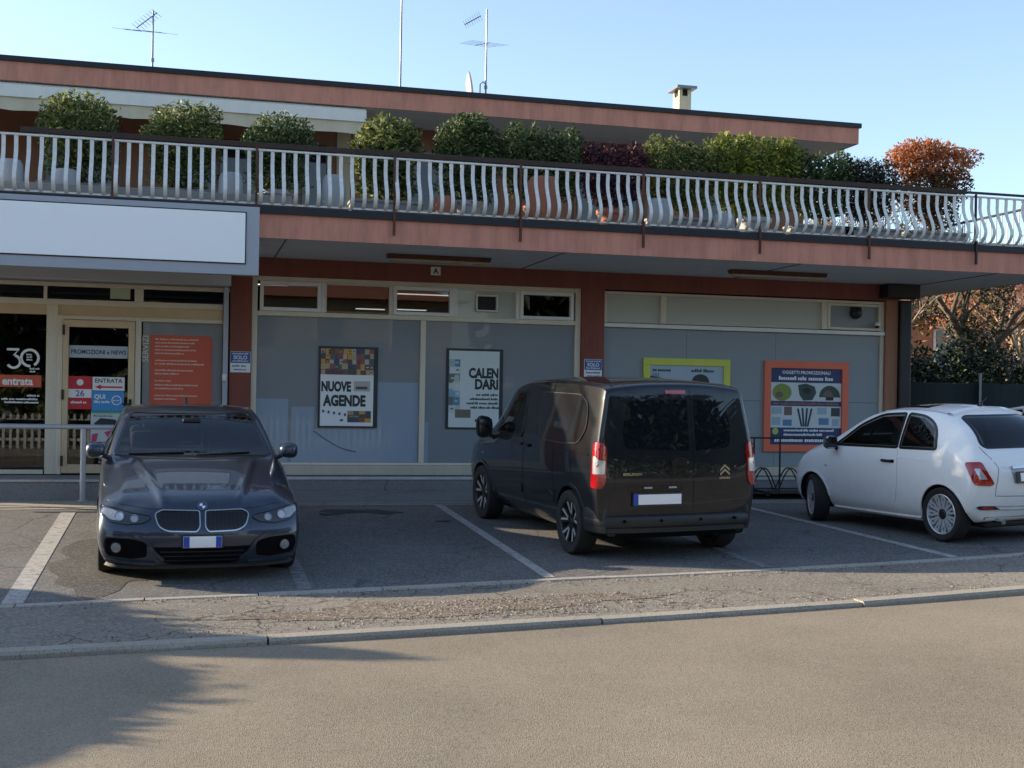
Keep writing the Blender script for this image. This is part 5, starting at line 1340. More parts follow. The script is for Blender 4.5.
def dome(x, y, z):
    if x < .72 or x > 2.12 or z < .62: return 0
    yc = .36+(.60-.36)*(2.0-x)/1.25; k = min(1, max(0, (yc+.035-abs(y))/.06)); k = k*k*(3-2*k)
    e = min(1, (x-.72)/.25)*min(1, (2.12-x)/.2)
    return (.020*k+.010*math.exp(-((abs(y)-yc+.03)/.03)**2))*e
# ===== dark grey saloon, seen from the front ======================
st = [
 S(2.00, .15, .76, .23, .84, .44, .865, .59, .825, .665, .64, .695, [.12, .09, .0, .02, .03, -.03, -.10, .0, .05]),
 S(1.84, .15, .80, .25, .875, .48, .895, .655, .86, .735, .68, .768),
 S(1.40, .16, .76, .30, .875, .54, .905, .745, .865, .835, .66, .872),
 S(.98, .16, .74, .28, .86, .56, .905, .83, .86, .905, .66, .95),
 S(.72, .16, .74, .26, .86, .56, .90, .885, .865, .945, .79, .985),
 S(.30, .16, .74, .26, .86, .56, .90, .90, .865, 1.17, .74, 1.225),
 S(-.10, .16, .74, .26, .86, .56, .90, .92, .865, 1.375, .665, 1.41, None, 1.40),
 S(-.60, .16, .74, .26, .86, .56, .90, .93, .865, 1.40, .65, 1.435, None, 1.425),
 S(-1.1, .16, .74, .28, .87, .58, .905, .94, .86, 1.36, .64, 1.40, None, 1.39),
 S(-1.55, .16, .74, .30, .87, .60, .905, .95, .84, 1.16, .60, 1.24),
 S(-1.95, .2, .74, .34, .85, .62, .89, .96, .82, 1.01, .62, 1.05),
 S(-2.28, .24, .66, .36, .80, .62, .84, .95, .76, .99, .56, 1.01)]
c1 = Car('parked_saloon', 'dark grey saloon parked nose out towards the street, in front of the shop entrance', 'car', (-2.44, 2.18, .905, .15, 1.43), st, (.15, .19, .15), (.1, .14, .08),
  [(1.405, .60, 1.2, .33, .365), (1.405, -1.2, -.60, .33, .365), (-1.405, .60, 1.2, .33, .365), (-1.405, -1.2, -.60, .33, .365)], M['paintgrey'], {5: .45, 6: .55, 2: .5, 7: .3}, endc=(.3, .2), sculpt=dome, level=4,
  cuts=[('x', [(-.735, 1.015), (.735, 1.015), (.60, 1.352), (-.60, 1.352)], -1.15, 1.9),
        ('y', [(.46, .99), (.08, 1.20), (-.15, 1.305), (-.50, 1.32), (-.53, .99)], -1, 1), ('y', [(-.64, .99), (-.62, 1.32), (-.98, 1.29), (-1.28, 1.17), (-1.36, 1.01)], -1, 1),
        ('x', [(-.52, 1.08), (.52, 1.08), (.44, 1.30), (-.44, 1.30)], -2.6, -1.1)])
c1.cabin((-.25, -1.05), 1.0, 1.36, .66, 1, (.22, .58))
c1.patch('rear_window', rounded([(-.55, 1.06), (.55, 1.06), (.47, 1.32), (-.47, 1.32)], .05), 180, .004, M['autoglass'], cell=.06)
P = c1.patch
P('windscreen', rounded([(-.76, 1.00), (.76, 1.00), (.615, 1.365), (-.615, 1.365)], [.03, .03, .06, .06]), 0, .004, M['autoglass'], cell=.06)
q = MB(); c1.ribbon(q, rounded([(-.75, .998), (.75, .998), (.608, 1.362), (-.608, 1.362)], [.03, .03, .06, .06]), 0, .007, .04, closed=True); c1.add(q, 'windscreen_seal', M['trim'])
q = MB(); c1.ribbon(q, [(-.70, .985), (0, .975), (.70, .985)], 0, .004, .05); cw_ = c1.add(q, 'cowl', M['plastic'])
for a in ((-.62, 1.0), (.02, .995)):
    q = MB(); c1.ribbon(q, [a, (a[0]+.52, 1.015)], 0, .02, .018, h=.012); c1.add(q, 'wiper', M['trim'])
hood = MB()
c1.ribbon(hood, [(-.80, .70), (-.70, .68), (-.45, .65), (-.28, .652), (0, .648), (.28, .652), (.45, .65), (.70, .68), (.80, .70)], 0, .0015, .007)
c1.add(hood, 'bonnet_seam', M['trim'])
for sgn in (-1, 1):
    mir = sgn < 0
    for nm, poly in (('side_window', [(.55, .97), (.10, 1.24), (-.15, 1.335), (-.52, 1.35), (-.55, .97)]), ('side_window', [(-.62, .97), (-.60, 1.35), (-1.0, 1.32), (-1.35, 1.18), (-1.45, .99)])):
        P(nm, rounded([(-a, b) for a, b in poly], .05), 90, .003, M['autoglass'], mirror=mir)
    for poly in ([(.68, .30), (.72, .88), (-.57, .92), (-.57, .30)], [(-.60, .30), (-.60, .92), (-1.35, .93), (-1.25, .70), (-1.02, .50), (-.98, .30)]):
        d = P('door', rounded([(-a, b) for a, b in poly], .05), 90, .0025, M['paintgrey'], mirror=mir, seam_m=M['trim'])
        q = MB(); xx = -.45 if poly[0][0] > 0 else -1.15; c1.ribbon(q, [(-xx, .80), (-xx-.2, .81)], 90, .03, .03, mirror=mir); c1.add(q, 'door_handle', M['paintgrey'], d)
    # headlamp
    hp = rounded([(.435, .572), (.50, .535), (.64, .520), (.78, .540), (.862, .60), (.862, .662), (.75, .648), (.60, .614), (.45, .592)], .02)
    hl = P('headlight', hp, 0, .004, M['lampdark'], mirror=mir, cell=.03)
    P('lamp_reflector', rounded([(.69, .548), (.78, .560), (.845, .612), (.84, .645), (.76, .635), (.70, .612)], .02), 0, .007, M['lampglass'], hl, mirror=mir, cell=.02)
    P('projector', ell(.575, .568, .026, .024), 0, .010, M['lampglass'], hl, mirror=mir, cell=.02)
    P('projector', ell(.70, .583, .032, .029), 0, .012, M['lampclear'], hl, mirror=mir, cell=.02)
    q = MB(); c1.ribbon(q, ell(.575, .568, .031, .029), 0, .013, .007, closed=True, mirror=mir); c1.ribbon(q, ell(.70, .583, .037, .034), 0, .015, .007, closed=True, mirror=mir)
    c1.add(q, 'light_ring', M['chrome'], hl)
    q = MB(); c1.ribbon(q, hp, 0, .008, .010, closed=True, mirror=mir); c1.add(q, 'lamp_edge', M['trim'], hl)
    # side intake and fog lamp
    si = P('side_intake', rounded([(.47, .37), (.60, .40), (.82, .41), (.835, .33), (.80, .25), (.60, .225), (.47, .24)], .03), 0, .004, M['void'], mirror=mir, cell=.04)
    P('fog_lamp', ell(.725, .325, .040, .042), 0, .012, M['lampglass'], si, mirror=mir, cell=.02)
    q = MB(); c1.ribbon(q, ell(.725, .325, .046, .048), 0, .014, .012, closed=True, mirror=mir); c1.add(q, 'fog_ring', M['trim'], si)
    # bumper blade
    q = MB(); c1.ribbon(q, [(.80, .455), (.70, .450), (.56, .43), (.47, .38), (.40, .28), (.33, .22)], 0, .022, .035, mirror=mir, h=.03)
    c1.ribbon(q, [(.80, .215), (.6, .195), (.40, .185)], 0, .022, .03, mirror=mir, h=.03); c1.add(q, 'bumper_blade', M['paintgrey'])
    # kidney grille
    pol = rounded([(.025, .632), (.34, .638), (.405, .605), (.375, .505), (.30, .468), (.05, .462), (.022, .50)], [.02, .02, .03, .04, .04, .02, .02])
    g = P('kidney_grille', pol, 0, .004, M['trim'], mirror=mir, cell=.04)
    q = MB(); c1.ribbon(q, pol, 0, .020, .014, closed=True, mirror=mir, h=.022); c1.add(q, 'grille_surround', M['chrome'], g)
    q = MB()
    for k in range(9): a = .058+.036*k; c1.ribbon(q, [(a, .475), (a+.004, .625)], 0, .012, .010, mirror=mir, h=.012)
    c1.add(q, 'grille_bars', M['rimdark'], g)
    c1.mirror(.62, .93, 1.04, .11, .095, .075, sgn, M['paintgrey'])
    P('taillight', rounded([(-.85, .75), (-.5, .73), (-.5, .88), (-.85, .92)], .03), 180, .004, M['lampred'], mirror=mir)
P('lower_intake', rounded([(-.44, .33), (.44, .33), (.38, .22), (.27, .175), (-.27, .175), (-.38, .22)], .03), 0, .004, M['void'], cell=.05)
q = MB()
for z in (.21, .25, .29): c1.ribbon(q, [(-.36, z), (.36, z)], 0, .010, .012, h=.01)
c1.add(q, 'intake_mesh', M['rimdark'])
q = MB(); c1.ribbon(q, [(-.80, .165), (-.4, .155), (.4, .155), (.80, .165)], 0, .03, .03, h=.03); c1.add(q, 'front_splitter', M['plastic'])
p0, n0 = c1.cast(0, 0, .38)
q = MB(); q.bbox(p0.x-.02, p0.x+.018, -.18, .18, .318, .438, .008); ph_ = c1.add(q, 'plate_holder', M['ink'])
q = MB(); q.bbox(p0.x+.018, p0.x+.022, -.165, .165, .328, .428, .0015); c1.add(q, 'number_plate', M['plate'], ph_)
for a, b in ((-.163, -.113), (.113, .163)):
    q = MB(); q.box(p0.x+.0225, p0.x+.0235, a, b, .330, .426); c1.add(q, 'plate_band', M['blue'], ph_)
fr = c1.frame(0, 0, .672, .004)
def disk(q, fr, r0, r1, a0, a1, w, mi, n=10, h=.006):
    for k in range(n):
        t0 = R(a0+(a1-a0)*k/n); t1 = R(a0+(a1-a0)*(k+1)/n)
        vs = [fr(r*math.cos(t), r*math.sin(t), ww) for ww in (w, w+h) for r, t in ((r0, t0), (r1, t0), (r1, t1), (r0, t1))]
        q.add(vs, [(4, 5, 6, 7), (0, 3, 2, 1), (0, 1, 5, 4), (1, 2, 6, 5), (2, 3, 7, 6), (3, 0, 4, 7)], mi)
q = MB(); disk(q, fr, .001, .041, 0, 360, 0, 3, 24); disk(q, fr, .037, .041, 0, 360, .001, 3, 24); disk(q, fr, .027, .037, 0, 360, .001, 2, 24)
for k in range(4): disk(q, fr, .001, .027, 90*k, 90*k+90, .002, k % 2, 6)
c1.add(q, 'bonnet_badge', [M['blue'], M['plate'], M['ink'], M['chrome']])
# aerial fin on the roof
q = MB(); q.prism([(-1.15, 1.38), (-1.0, 1.40), (-1.12, 1.47), (-1.18, 1.46)], 'y', -.015, .015); c1.add(q, 'roof_aerial', M['trim'])
# cabin seen through the glass is suggested by the mirror and a parking tag
q = MB(); c1.ribbon(q, [(-.07, 1.30), (.07, 1.30)], 0, .004, .07); c1.add(q, 'sensor_housing', M['trim'])
for x, sd in ((1.405, 1), (1.405, -1), (-1.405, 1), (-1.405, -1)):
    c1.wheel(x, sd*.775, .325, .225, .235, 'saloon', side=sd)
c1.place(.06, 13.55, -87.2)

# ===== black van, seen from behind ================================
st = [
 S(2.14, .24, .62, .36, .76, .62, .82, .84, .76, .95, .52, .98, [.08, .04, -.03, 0, .02, 0, -.10, -.04, -.02]),
 S(1.92, .22, .72, .34, .86, .66, .90, .94, .86, 1.03, .66, 1.08),
 S(1.50, .22, .74, .34, .88, .70, .925, 1.04, .895, 1.11, .72, 1.17),
 S(1.12, .22, .74, .32, .88, .70, .925, 1.08, .90, 1.30, .74, 1.42),
 S(.72, .22, .74, .32, .88, .70, .925, 1.10, .905, 1.60, .76, 1.70),
 S(.30, .22, .74, .32, .88, .70, .925, 1.12, .905, 1.73, .78, 1.795, None, 1.785),
 S(-.40, .22, .74, .32, .88, .70, .925, 1.14, .905, 1.76, .785, 1.825, None, 1.815),
 S(-1.1, .22, .74, .34, .88, .70, .925, 1.15, .905, 1.76, .785, 1.825, None, 1.815),
 S(-1.6, .24, .74, .34, .88, .70, .925, 1.15, .905, 1.76, .785, 1.82, None, 1.81),
 S(-1.93, .26, .76, .36, .88, .70, .92, 1.15, .90, 1.745, .78, 1.80, None, 1.79),
 S(-2.06, .28, .76, .40, .87, .72, .905, 1.15, .885, 1.69, .765, 1.755, [0, 0, 0, 0, 0, .02, .09, .09, .08], 1.745)]
c2 = Car('parked_van', 'black panel van parked nose in, its rear doors facing the street', 'van', (-2.10, 2.29, .908, .20, 1.82), st, (.14, .18, .12), (.05, .06, .05),
  [(1.39, .62, 1.2, .335, .37), (1.39, -1.2, -.62, .335, .37), (-1.39, .62, 1.2, .335, .37), (-1.39, -1.2, -.62, .335, .37)], M['paintblack'], {5: .3, 6: .6, 2: .5}, endc=(.2, .5),
  cuts=[('x', [(-.66, 1.22), (.66, 1.22), (.60, 1.60), (-.60, 1.60)], .1, 2.4), ('y', [(.80, 1.15), (.36, 1.57), (.10, 1.59), (.06, 1.15)], -1, 1)])
c2.cabin((.15,), 1.16, 1.62, .70, 1, (.95, 1.3))
P = c2.patch
# bumper
def sweep(path, prof, caps=True):
    """path (x,y) around the car; prof (outward offset, z)"""
    q = MB(); vs = []; fs = []; n = len(path); m_ = len(prof)
    for i, (x, y) in enumerate(path):
        a = Vector(path[max(i-1, 0)]); b = Vector(path[min(i+1, n-1)]); t = (b-a).normalized(); nn = Vector((-t.y, t.x))
        for o_, z in prof: vs.append((x+nn.x*o_, y+nn.y*o_, z))
    for i in range(n-1):
        for k in range(m_): fs.append((i*m_+k, i*m_+(k+1) % m_, (i+1)*m_+(k+1) % m_, (i+1)*m_+k))
    fs += [tuple(range(m_)), tuple(range(n*m_-1, (n-1)*m_-1, -1))]
    return q.add(vs, fs)
path = [(-1.78, .885), (-1.86, .885), (-1.95, .872), (-2.02, .845), (-2.065, .79), (-2.10, .68), (-2.12, .45), (-2.13, .2), (-2.13, 0)]
path = path+[(a, -b) for a, b in path[::-1][1:]]
path = [(a, b) for a, b in path]
q = sweep(path[::-1], [(-.09, .285), (-.03, .288), (-.006, .30), (-.004, .345), (.012, .356), (.018, .368), (.018, .430), (.008, .458), (-.014, .470), (-.09, .475)])
bp_ = c2.add(q, 'rear_bumper', M['bumper'], angle=50)
q = sweep(path[::-1], [(-.14, .24), (-.07, .24), (-.05, .255), (-.045, .287), (-.14, .287)]); c2.add(q, 'lower_valance', M['void'], bp_, angle=50)
for yy in (-.62, -.22, .22, .62):
    q = MB(); xx = -2.135 if abs(yy) < .3 else -2.125; q.lathe([(0, xx-.024), (.014, xx-.024), (.016, xx-.02), (.016, xx+.02), (0, xx+.02)], (0, yy, .42), 'x', 12); c2.add(q, 'parking_sensor', M['void'], bp_)
for mir in (False, True):
    pc = [(-1.70, .875)]+path[:5]
    if mir: pc = [(a, -b) for a, b in pc][::-1]
    q = sweep(pc[::-1], [(-.09, .29), (.004, .298), (.016, .36), (.016, .48), (.006, .54), (-.02, .58), (-.09, .60)]) ; c2.add(q, 'bumper_corner', M['bumper'], bp_, angle=50)
    tl = P('tail_light', rounded([(.735, .75), (.86, .74), (.885, .80), (.885, 1.14), (.85, 1.195), (.755, 1.195)], .03), 135, .014, M['lampred'], thick=.03, mirror=mir, cell=.03)
    P('lamp_lens', rounded([(.77, .885), (.875, .885), (.875, 1.02), (.83, 1.02), (.80, 1.06), (.77, 1.06)], .015), 135, .018, M['lampclear'], tl, thick=.01, mirror=mir, cell=.03)
d1 = P('rear_door', rounded([(-.76, .50), (.145, .50), (.145, 1.725), (-.60, 1.725), (-.70, 1.20), (-.70, .74), (-.76, .70)], [.02, .01, .01, .06, .05, .02, .02]), 180, .004, M['paintblack'], cell=.06, seam_m=M['trim'])
d2 = P('rear_door', rounded([(.157, .50), (.76, .50), (.76, .70), (.70, .74), (.70, 1.20), (.60, 1.725), (.157, 1.725)], [.01, .02, .02, .02, .05, .06, .01]), 180, .004, M['paintblack'], cell=.06, seam_m=M['trim'])
P('rear_window', rounded([(-.60, 1.13), (.11, 1.11), (.11, 1.62), (-.54, 1.61), (-.61, 1.30)], [.07, .01, .03, .06, .05]), 180, .008, M['carglass'], d1, cell=.05)
P('rear_window', rounded([(.19, 1.11), (.58, 1.13), (.61, 1.30), (.54, 1.61), (.19, 1.62)], [.01, .07, .05, .06, .03]), 180, .008, M['carglass'], d2, cell=.05)
q = MB(); c2.ribbon(q, [(-.70, 1.08), (-.62, 1.03), (-.50, 1.01), (.13, 1.01)], 180, .010, .012, h=.008); c2.ribbon(q, [(.17, 1.01), (.52, 1.01), (.64, 1.06)], 180, .010, .012, h=.008)
c2.add(q, 'window_ledge', M['paintblack'], d1)
P('door_handle', rounded([(-.10, .955), (.10, .955), (.10, 1.015), (.04, 1.045), (-.05, 1.045), (-.10, 1.01)], .02), 180, .022, M['trim'], d1, thick=.03, cell=.03)
q = MB(); fr = c2.frame(180, .08, .99, .024); disk(q, fr, .001, .011, 0, 360, 0, 0, 12); c2.add(q, 'lock', M['chrome'], d1)
P('plate_recess', rounded([(-.56, .70), (.03, .70), (.05, .735), (.0, .77), (-.55, .77), (-.58, .735)], .01), 180, .008, M['trim'], d1, cell=.05)
for s0 in (-.40, -.13):
    q = MB(); c2.ribbon(q, [(s0, .745), (s0+.09, .745)], 180, .018, .02); c2.add(q, 'plate_lamp', M['sign_grey'], d1)
p0, n0 = c2.cast(180, -.25, .63)
fr = c2.frame(180, -.25, .63, .012)
def fbox(q, fr, u0, u1, v0, v1, w0, w1, mi=0):
    vs = [fr(u, v, w) for w in (w0, w1) for u, v in ((u0, v0), (u1, v0), (u1, v1), (u0, v1))]
    q.add(vs, [(4, 5, 6, 7), (0, 3, 2, 1), (0, 1, 5, 4), (1, 2, 6, 5), (2, 3, 7, 6), (3, 0, 4, 7)], mi)
q = MB(); fbox(q, fr, -.275, .275, -.068, .068, 0, .012); pl = c2.add(q, 'plate_holder', M['ink'], smooth=False)
q = MB(); fbox(q, fr, -.215, .255, -.05, .05, .0125, .016); c2.add(q, 'number_plate', M['plate'], pl, smooth=False)
q = MB(); fbox(q, fr, -.268, -.218, -.058, .058, .0125, .0165); c2.add(q, 'plate_band', M['blue'], pl, smooth=False)
def ctext(s_, size, car, view, a, z, off, m, name, parent, bold=.0, align='CENTER', wx=1):
    fr_ = car.frame(view, a, z, off); q = MB(); text(q, s_, size, 0, 0, 0, 0, align, bold, wx, face=lambda u, v: fr_(u, v, 0))
    return q.build(name, m, parent, recalc=False)
ctext('BERLINGO', .034, c2, 180, -.52, .87, .008, M['chrome'], 'lettering', d1, .0015, wx=1.25)
ctext('CITRO\u00cbN', .026, c2, 180, .52, .815, .008, M['chrome'], 'lettering', d2, .001, wx=1.2)
fr = c2.frame(180, .52, .91, .006); q = MB()
for dz in (0, .045):
    for sg2 in (-1, 1):
        vs = []
        for w in (0, .008):
            for u, v in ((0, dz+.010), (sg2*.058, dz-.040), (sg2*.058, dz-.064), (0, dz-.016)): vs.append(fr(u, v, w))
        q.add(vs, [(4, 5, 6, 7), (0, 3, 2, 1), (0, 1, 5, 4), (1, 2, 6, 5), (2, 3, 7, 6), (3, 0, 4, 7)])
c2.add(q, 'door_badge', M['chrome'], d2, smooth=False)
P('brake_light', rounded([(-.13, 1.675), (.10, 1.675), (.10, 1.712), (-.13, 1.712)], .01), 180, .014, M['lampred'], cell=.04)
for sgn in (1, -1):
    mir = sgn < 0
    sx = lambda L: [(-a, b) for a, b in L]
    P('windscreen', rounded([(-.68, 1.20), (.68, 1.20), (.62, 1.62), (-.62, 1.62)], .06), 0, .004, M['autoglass']) if sgn > 0 else None
    d = P('front_door', rounded(sx([(1.13, .36), (1.13, .85), (.98, 1.085), (-.04, 1.105), (-.06, .36)]), [.05, .1, .05, .03, .05]), 90, .004, M['paintblack'], mirror=mir, seam_m=M['trim'])
    P('side_window', rounded(sx([(.86, 1.12), (.36, 1.60), (.07, 1.62), (.02, 1.12)]), .05), 90, .009, M['autoglass'], None, mirror=mir)
    q = MB(); c2.ribbon(q, rounded(sx([(.85, 1.12), (.36, 1.60), (.07, 1.62), (.02, 1.12)]), .05), 90, .012, .03, closed=True, mirror=mir); c2.add(q, 'window_seal', M['trim'])
    P('quarter_window', rounded(sx([(1.10, 1.10), (.90, 1.12), (.80, 1.24), (.86, 1.30), (1.0, 1.19)]), .02), 90, .007, M['carglass'], mirror=mir, cell=.03)
    q = MB(); c2.ribbon(q, sx([(.12, 1.03), (-.02, 1.035)]), 90, .035, .035, mirror=mir, h=.035); c2.add(q, 'door_handle', M['trim'], d)
    d = P('sliding_door', rounded(sx([(-.085, .36), (-.085, 1.10), (-.01, 1.675), (-.92, 1.68), (-.93, .80), (-.98, .62), (-1.0, .36)]), [.05, .05, .04, .03, .05, .08, .03]), 90, .004, M['paintblack'], mirror=mir, seam_m=M['trim'])
    q = MB(); c2.ribbon(q, sx([(-.10, 1.03), (-.24, 1.035)]), 90, .035, .035, mirror=mir, h=.035); c2.add(q, 'door_handle', M['trim'], d)
    # blanked window pressing with its bright seal
    pol = rounded(sx([(-.50, 1.20), (-.42, 1.64), (-1.45, 1.65), (-1.66, 1.56), (-1.72, 1.32), (-1.58, 1.16), (-1.2, 1.13), (-.62, 1.13)]), .08)
    P('side_panel', pol, 90, .010, M['paintblack'], None, mirror=mir, cell=.06)
    q = MB(); c2.ribbon(q, pol, 90, .012, .012, closed=True, mirror=mir, h=.008); c2.add(q, 'panel_seal', M['bumper'])
    q = MB(); c2.ribbon(q, sx([(-1.0, 1.06), (-1.85, 1.06)]), 90, .006, .016, mirror=mir); c2.add(q, 'door_rail', M['trim'])
    # low door bumps
    P('door_moulding', rounded(sx([(.95, .48), (.98, .60), (-.02, .60), (-.02, .48)]), .05), 90, .018, M['paintblack'], thick=.02, mirror=mir)
    P('door_moulding', rounded(sx([(-.12, .48), (-.12, .60), (-.80, .62), (-.95, .56), (-.97, .48)]), .05), 90, .018, M['paintblack'], thick=.02, mirror=mir)
    P('fuel_flap' if sgn > 0 else 'rear_panel', rounded(sx([(-1.42, .82), (-1.22, .82), (-1.22, 1.0), (-1.42, 1.0)]), .04), 90, .004, M['paintblack'], mirror=mir, cell=.04, seam_m=M['trim'])
    P('headlight', rounded([(.42, .80), (.80, .78), (.82, .90), (.55, .93)], .03), 0, .004, M['lampdark'], mirror=mir)
    P('side_marker', ell(-1.36, .83, .018, .012, 10), 90, .006, M['lampclear'], mirror=mir, cell=.01)
    c2.mirror(.98, 1.02, 1.17, .10, .10, .13, sgn, M['trim'])
    # wheel arch lips
    for xc in (1.39, -1.39):
        q = MB(); c2.ribbon(q, [(-(xc+.385*math.cos(R(a))), .335+.385*math.sin(R(a))) for a in range(2, 181, 9)], 90, .012, .04, mirror=mir, h=.02); c2.add(q, 'arch_trim', M['paintblack'])
for x, sd in ((1.39, 1), (1.39, -1), (-1.39, 1), (-1.39, -1)): c2.wheel(x, sd*.81, .33, .215, .225, 'van', side=sd)
q = MB(); q.bbox(-1.9, -1.2, -.35, .35, .22, .34, .03); q.tube([(-1.39, -.7, .33), (-1.39, .7, .33)], .05, 10); q.tube([(-1.3, -.45, .26), (-2.06, -.45, .27)], .03, 8); c2.add(q, 'underbody', M['plastic'])
q = MB(); c2.ribbon(q, [(.70, -.68), (-1.9, -.68)], 'T', .004, .03); c2.ribbon(q, [(.70, .68), (-1.9, .68)], 'T', .004, .03); c2.add(q, 'roof_gutter', M['trim'])
c2.place(4.62, 13.88, 95.8)

# ===== small white hatchback ======================================
def hatch(name, label, x, y, heading, detail=True, paint=None, scale=1):
    st = [
     S(1.64, .20, .46, .30, .60, .48, .68, .68, .60, .80, .40, .84, [.14, .08, 0, .0, 0, 0, -.04, 0, .06]),
     S(1.50, .19, .60, .28, .73, .54, .765, .80, .71, .89, .52, .93),
     S(1.15, .18, .64, .30, .775, .58, .805, .885, .765, .965, .60, 1.01),
     S(.86, .18, .64, .26, .775, .58, .81, .935, .785, 1.02, .66, 1.075),
     S(.50, .18, .64, .26, .775, .58, .81, .96, .79, 1.22, .62, 1.30),
     S(.15, .18, .64, .26, .775, .58, .81, .97, .79, 1.375, .60, 1.445),
     S(-.35, .18, .64, .26, .775, .58, .81, .98, .79, 1.41, .575, 1.49),
     S(-.80, .18, .64, .28, .78, .60, .81, .98, .79, 1.385, .565, 1.47),
     S(-1.12, .20, .64, .30, .78, .62, .81, .97, .78, 1.31, .56, 1.40),
     S(-1.41, .22, .63, .32, .78, .62, .805, .955, .775, 1.13, .64, 1.20),
     S(-1.57, .25, .60, .34, .735, .60, .77, .89, .71, .965, .54, 1.0, [-.03, -.02, 0, .02, -.02, .0, .05, .03, .02])]
    c = Car(name, label, 'car', (-1.70, 1.87, .8135, .17, 1.488), st, (.17, .22, .18), (.10, .14, .12),
      [(1.15, .54, 1.1, .295, .33), (1.15, -1.1, -.54, .295, .33), (-1.15, .54, 1.1, .295, .33), (-1.15, -1.1, -.54, .295, .33)], paint or M['paintwhite'], {5: .25, 6: .45, 2: .5}, endc=(.25, .3), cuts=[
      ('y', [(.64, 1.005), (.35, 1.205), (.0, 1.335), (-.36, 1.355), (-.40, 1.015)], -1, 1), ('y', [(-.485, 1.015), (-.46, 1.355), (-.70, 1.33), (-.90, 1.23), (-1.0, 1.02)], -1, 1),
      ('x', [(-.53, 1.08), (.53, 1.08), (.47, 1.375), (-.47, 1.375)], -.9, 1.6), ('x', [(-.49, 1.04), (.49, 1.04), (.43, 1.345), (-.43, 1.345)], -2, -.6)])
    c.cabin((-.15, -.85), 1.01, 1.38, .66, 1, (.42, .75))
    P = c.patch; pw = paint or M['paintwhite']; sx = lambda L: [(-a, b) for a, b in L]
    for sgn in (1, -1):
        mir = sgn < 0
        d = P('door', rounded(sx([(.70, .30), (.745, .55), (.74, .90), (.70, .965), (-.44, .985), (-.46, .60), (-.40, .36), (-.30, .29)]), [.04, .05, .05, .02, .02, .1, .1, .05]), 90, .003, pw, mirror=mir, seam_m=M['trim'])
        wpol = rounded(sx([(.72, .985), (.35, 1.235), (.0, 1.365), (-.38, 1.385), (-.42, .995)]), [.03, .1, .1, .03, .02])
        P('side_window', wpol, 90, .005, M['autoglass'], mirror=mir, cell=.05)
        qpol = rounded(sx([(-.465, .995), (-.435, 1.385), (-.72, 1.36), (-.93, 1.25), (-1.04, 1.0)]), [.02, .03, .12, .15, .03])
        P('quarter_window', qpol, 90, .005, M['autoglass'], mirror=mir, cell=.05)
        q = MB(); c.ribbon(q, wpol, 90, .007, .034, closed=True, mirror=mir); c.ribbon(q, qpol, 90, .007, .034, closed=True, mirror=mir); c.add(q, 'window_seal', M['trim'])
        q = MB(); c.ribbon(q, sx([(-.20, .835), (-.28, .84), (-.36, .835)]), 90, .035, .026, mirror=mir, h=.02); c.ribbon(q, sx([(-.18, .835), (-.40, .835)]), 90, .004, .045, mirror=mir, h=.006); c.add(q, 'door_handle', M['chrome'], d)
        P('side_marker', ell(-.86, .72, .02, .012, 10), 90, .005, M['lampclear'], mirror=mir, cell=.01)
        if detail:
            q = MB(); c.ribbon(q, sx([(.80, .86), (.3, .885), (-.5, .89), (-1.2, .86)]), 90, .002, .03, mirror=mir, h=.004); c.add(q, 'waist_crease', pw)
            q = MB(); c.ribbon(q, sx([(.78, .215), (-.76, .215)]), 90, .022, .05, mirror=mir, h=.03); c.add(q, 'sill', pw)
            tp = rounded([(.31, .875), (.47, .88), (.60, .655), (.57, .635), (.40, .645)], [.03, .03, .02, .02, .03])
            tl = P('tail_light', tp, 142, .010, M['lampred'], mirror=mir, cell=.03, thick=.025)
            P('lamp_centre', rounded([(.395, .815), (.455, .815), (.53, .70), (.45, .70)], .012), 142, .016, M['lampclear'], tl, mirror=mir, cell=.02)
            q = MB(); c.ribbon(q, tp, 142, .013, .012, closed=True, mirror=mir); c.add(q, 'lamp_surround', M['lampred'], tl)
            P('reflector', rounded([(.42, .375), (.66, .375), (.70, .40), (.66, .415), (.50, .415)], .01), 180, .010, M['plastic'], mirror=True if sgn > 0 else False, cell=.04)
            P('reflector_lens', rounded([(.50, .382), (.64, .382), (.64, .408), (.50, .408)], .005), 180, .014, M['lampred'], mirror=True if sgn > 0 else False, cell=.04)
        if not detail: P('tail_light', ell(.50, .76, .07, .12), 155, .010, M['lampred'], mirror=mir, cell=.03, thick=.025)
        P('headlight', ell(.47, .70, .09, .09), 0, .006, M['lampclear'], mirror=mir)
        c.mirror(.66, .885, 1.015, .08, .085, .082, sgn, M['chrome'] if detail else pw)
        for xc in (1.15, -1.15):
            q = MB(); c.ribbon(q, [(-(xc+.343*math.cos(R(a))), .295+.343*math.sin(R(a))) for a in range(4, 179, 8)], 90, .008, .03, mirror=mir, h=.014); c.add(q, 'arch_lip', pw)
    hb = rounded([(-.48, 1.03), (.48, 1.03), (.53, 1.07), (.45, 1.34), (.38, 1.365), (-.38, 1.365), (-.45, 1.34), (-.53, 1.07)], .03)
    P('rear_window', hb, 180, .005, M['autoglass'], cell=.05)
    q = MB(); c.ribbon(q, hb, 180, .007, .034, closed=True); c.add(q, 'window_seal', M['trim'])
    P('windscreen', rounded([(-.56, 1.06), (.56, 1.06), (.50, 1.40), (-.50, 1.40)], .06), 0, .005, M['autoglass'])
    if not detail:
        fr = c.frame(180, 0, .60, .010); q = MB(); fbox(q, fr, -.26, .26, -.055, .055, 0, .012); c.add(q, 'number_plate', M['plate'], smooth=False)
    P('sunroof', rounded([(.10, -.42), (.10, .42), (-.55, .44), (-.55, -.44)], .05), 'T', .004, M['carglass'], cell=.07)
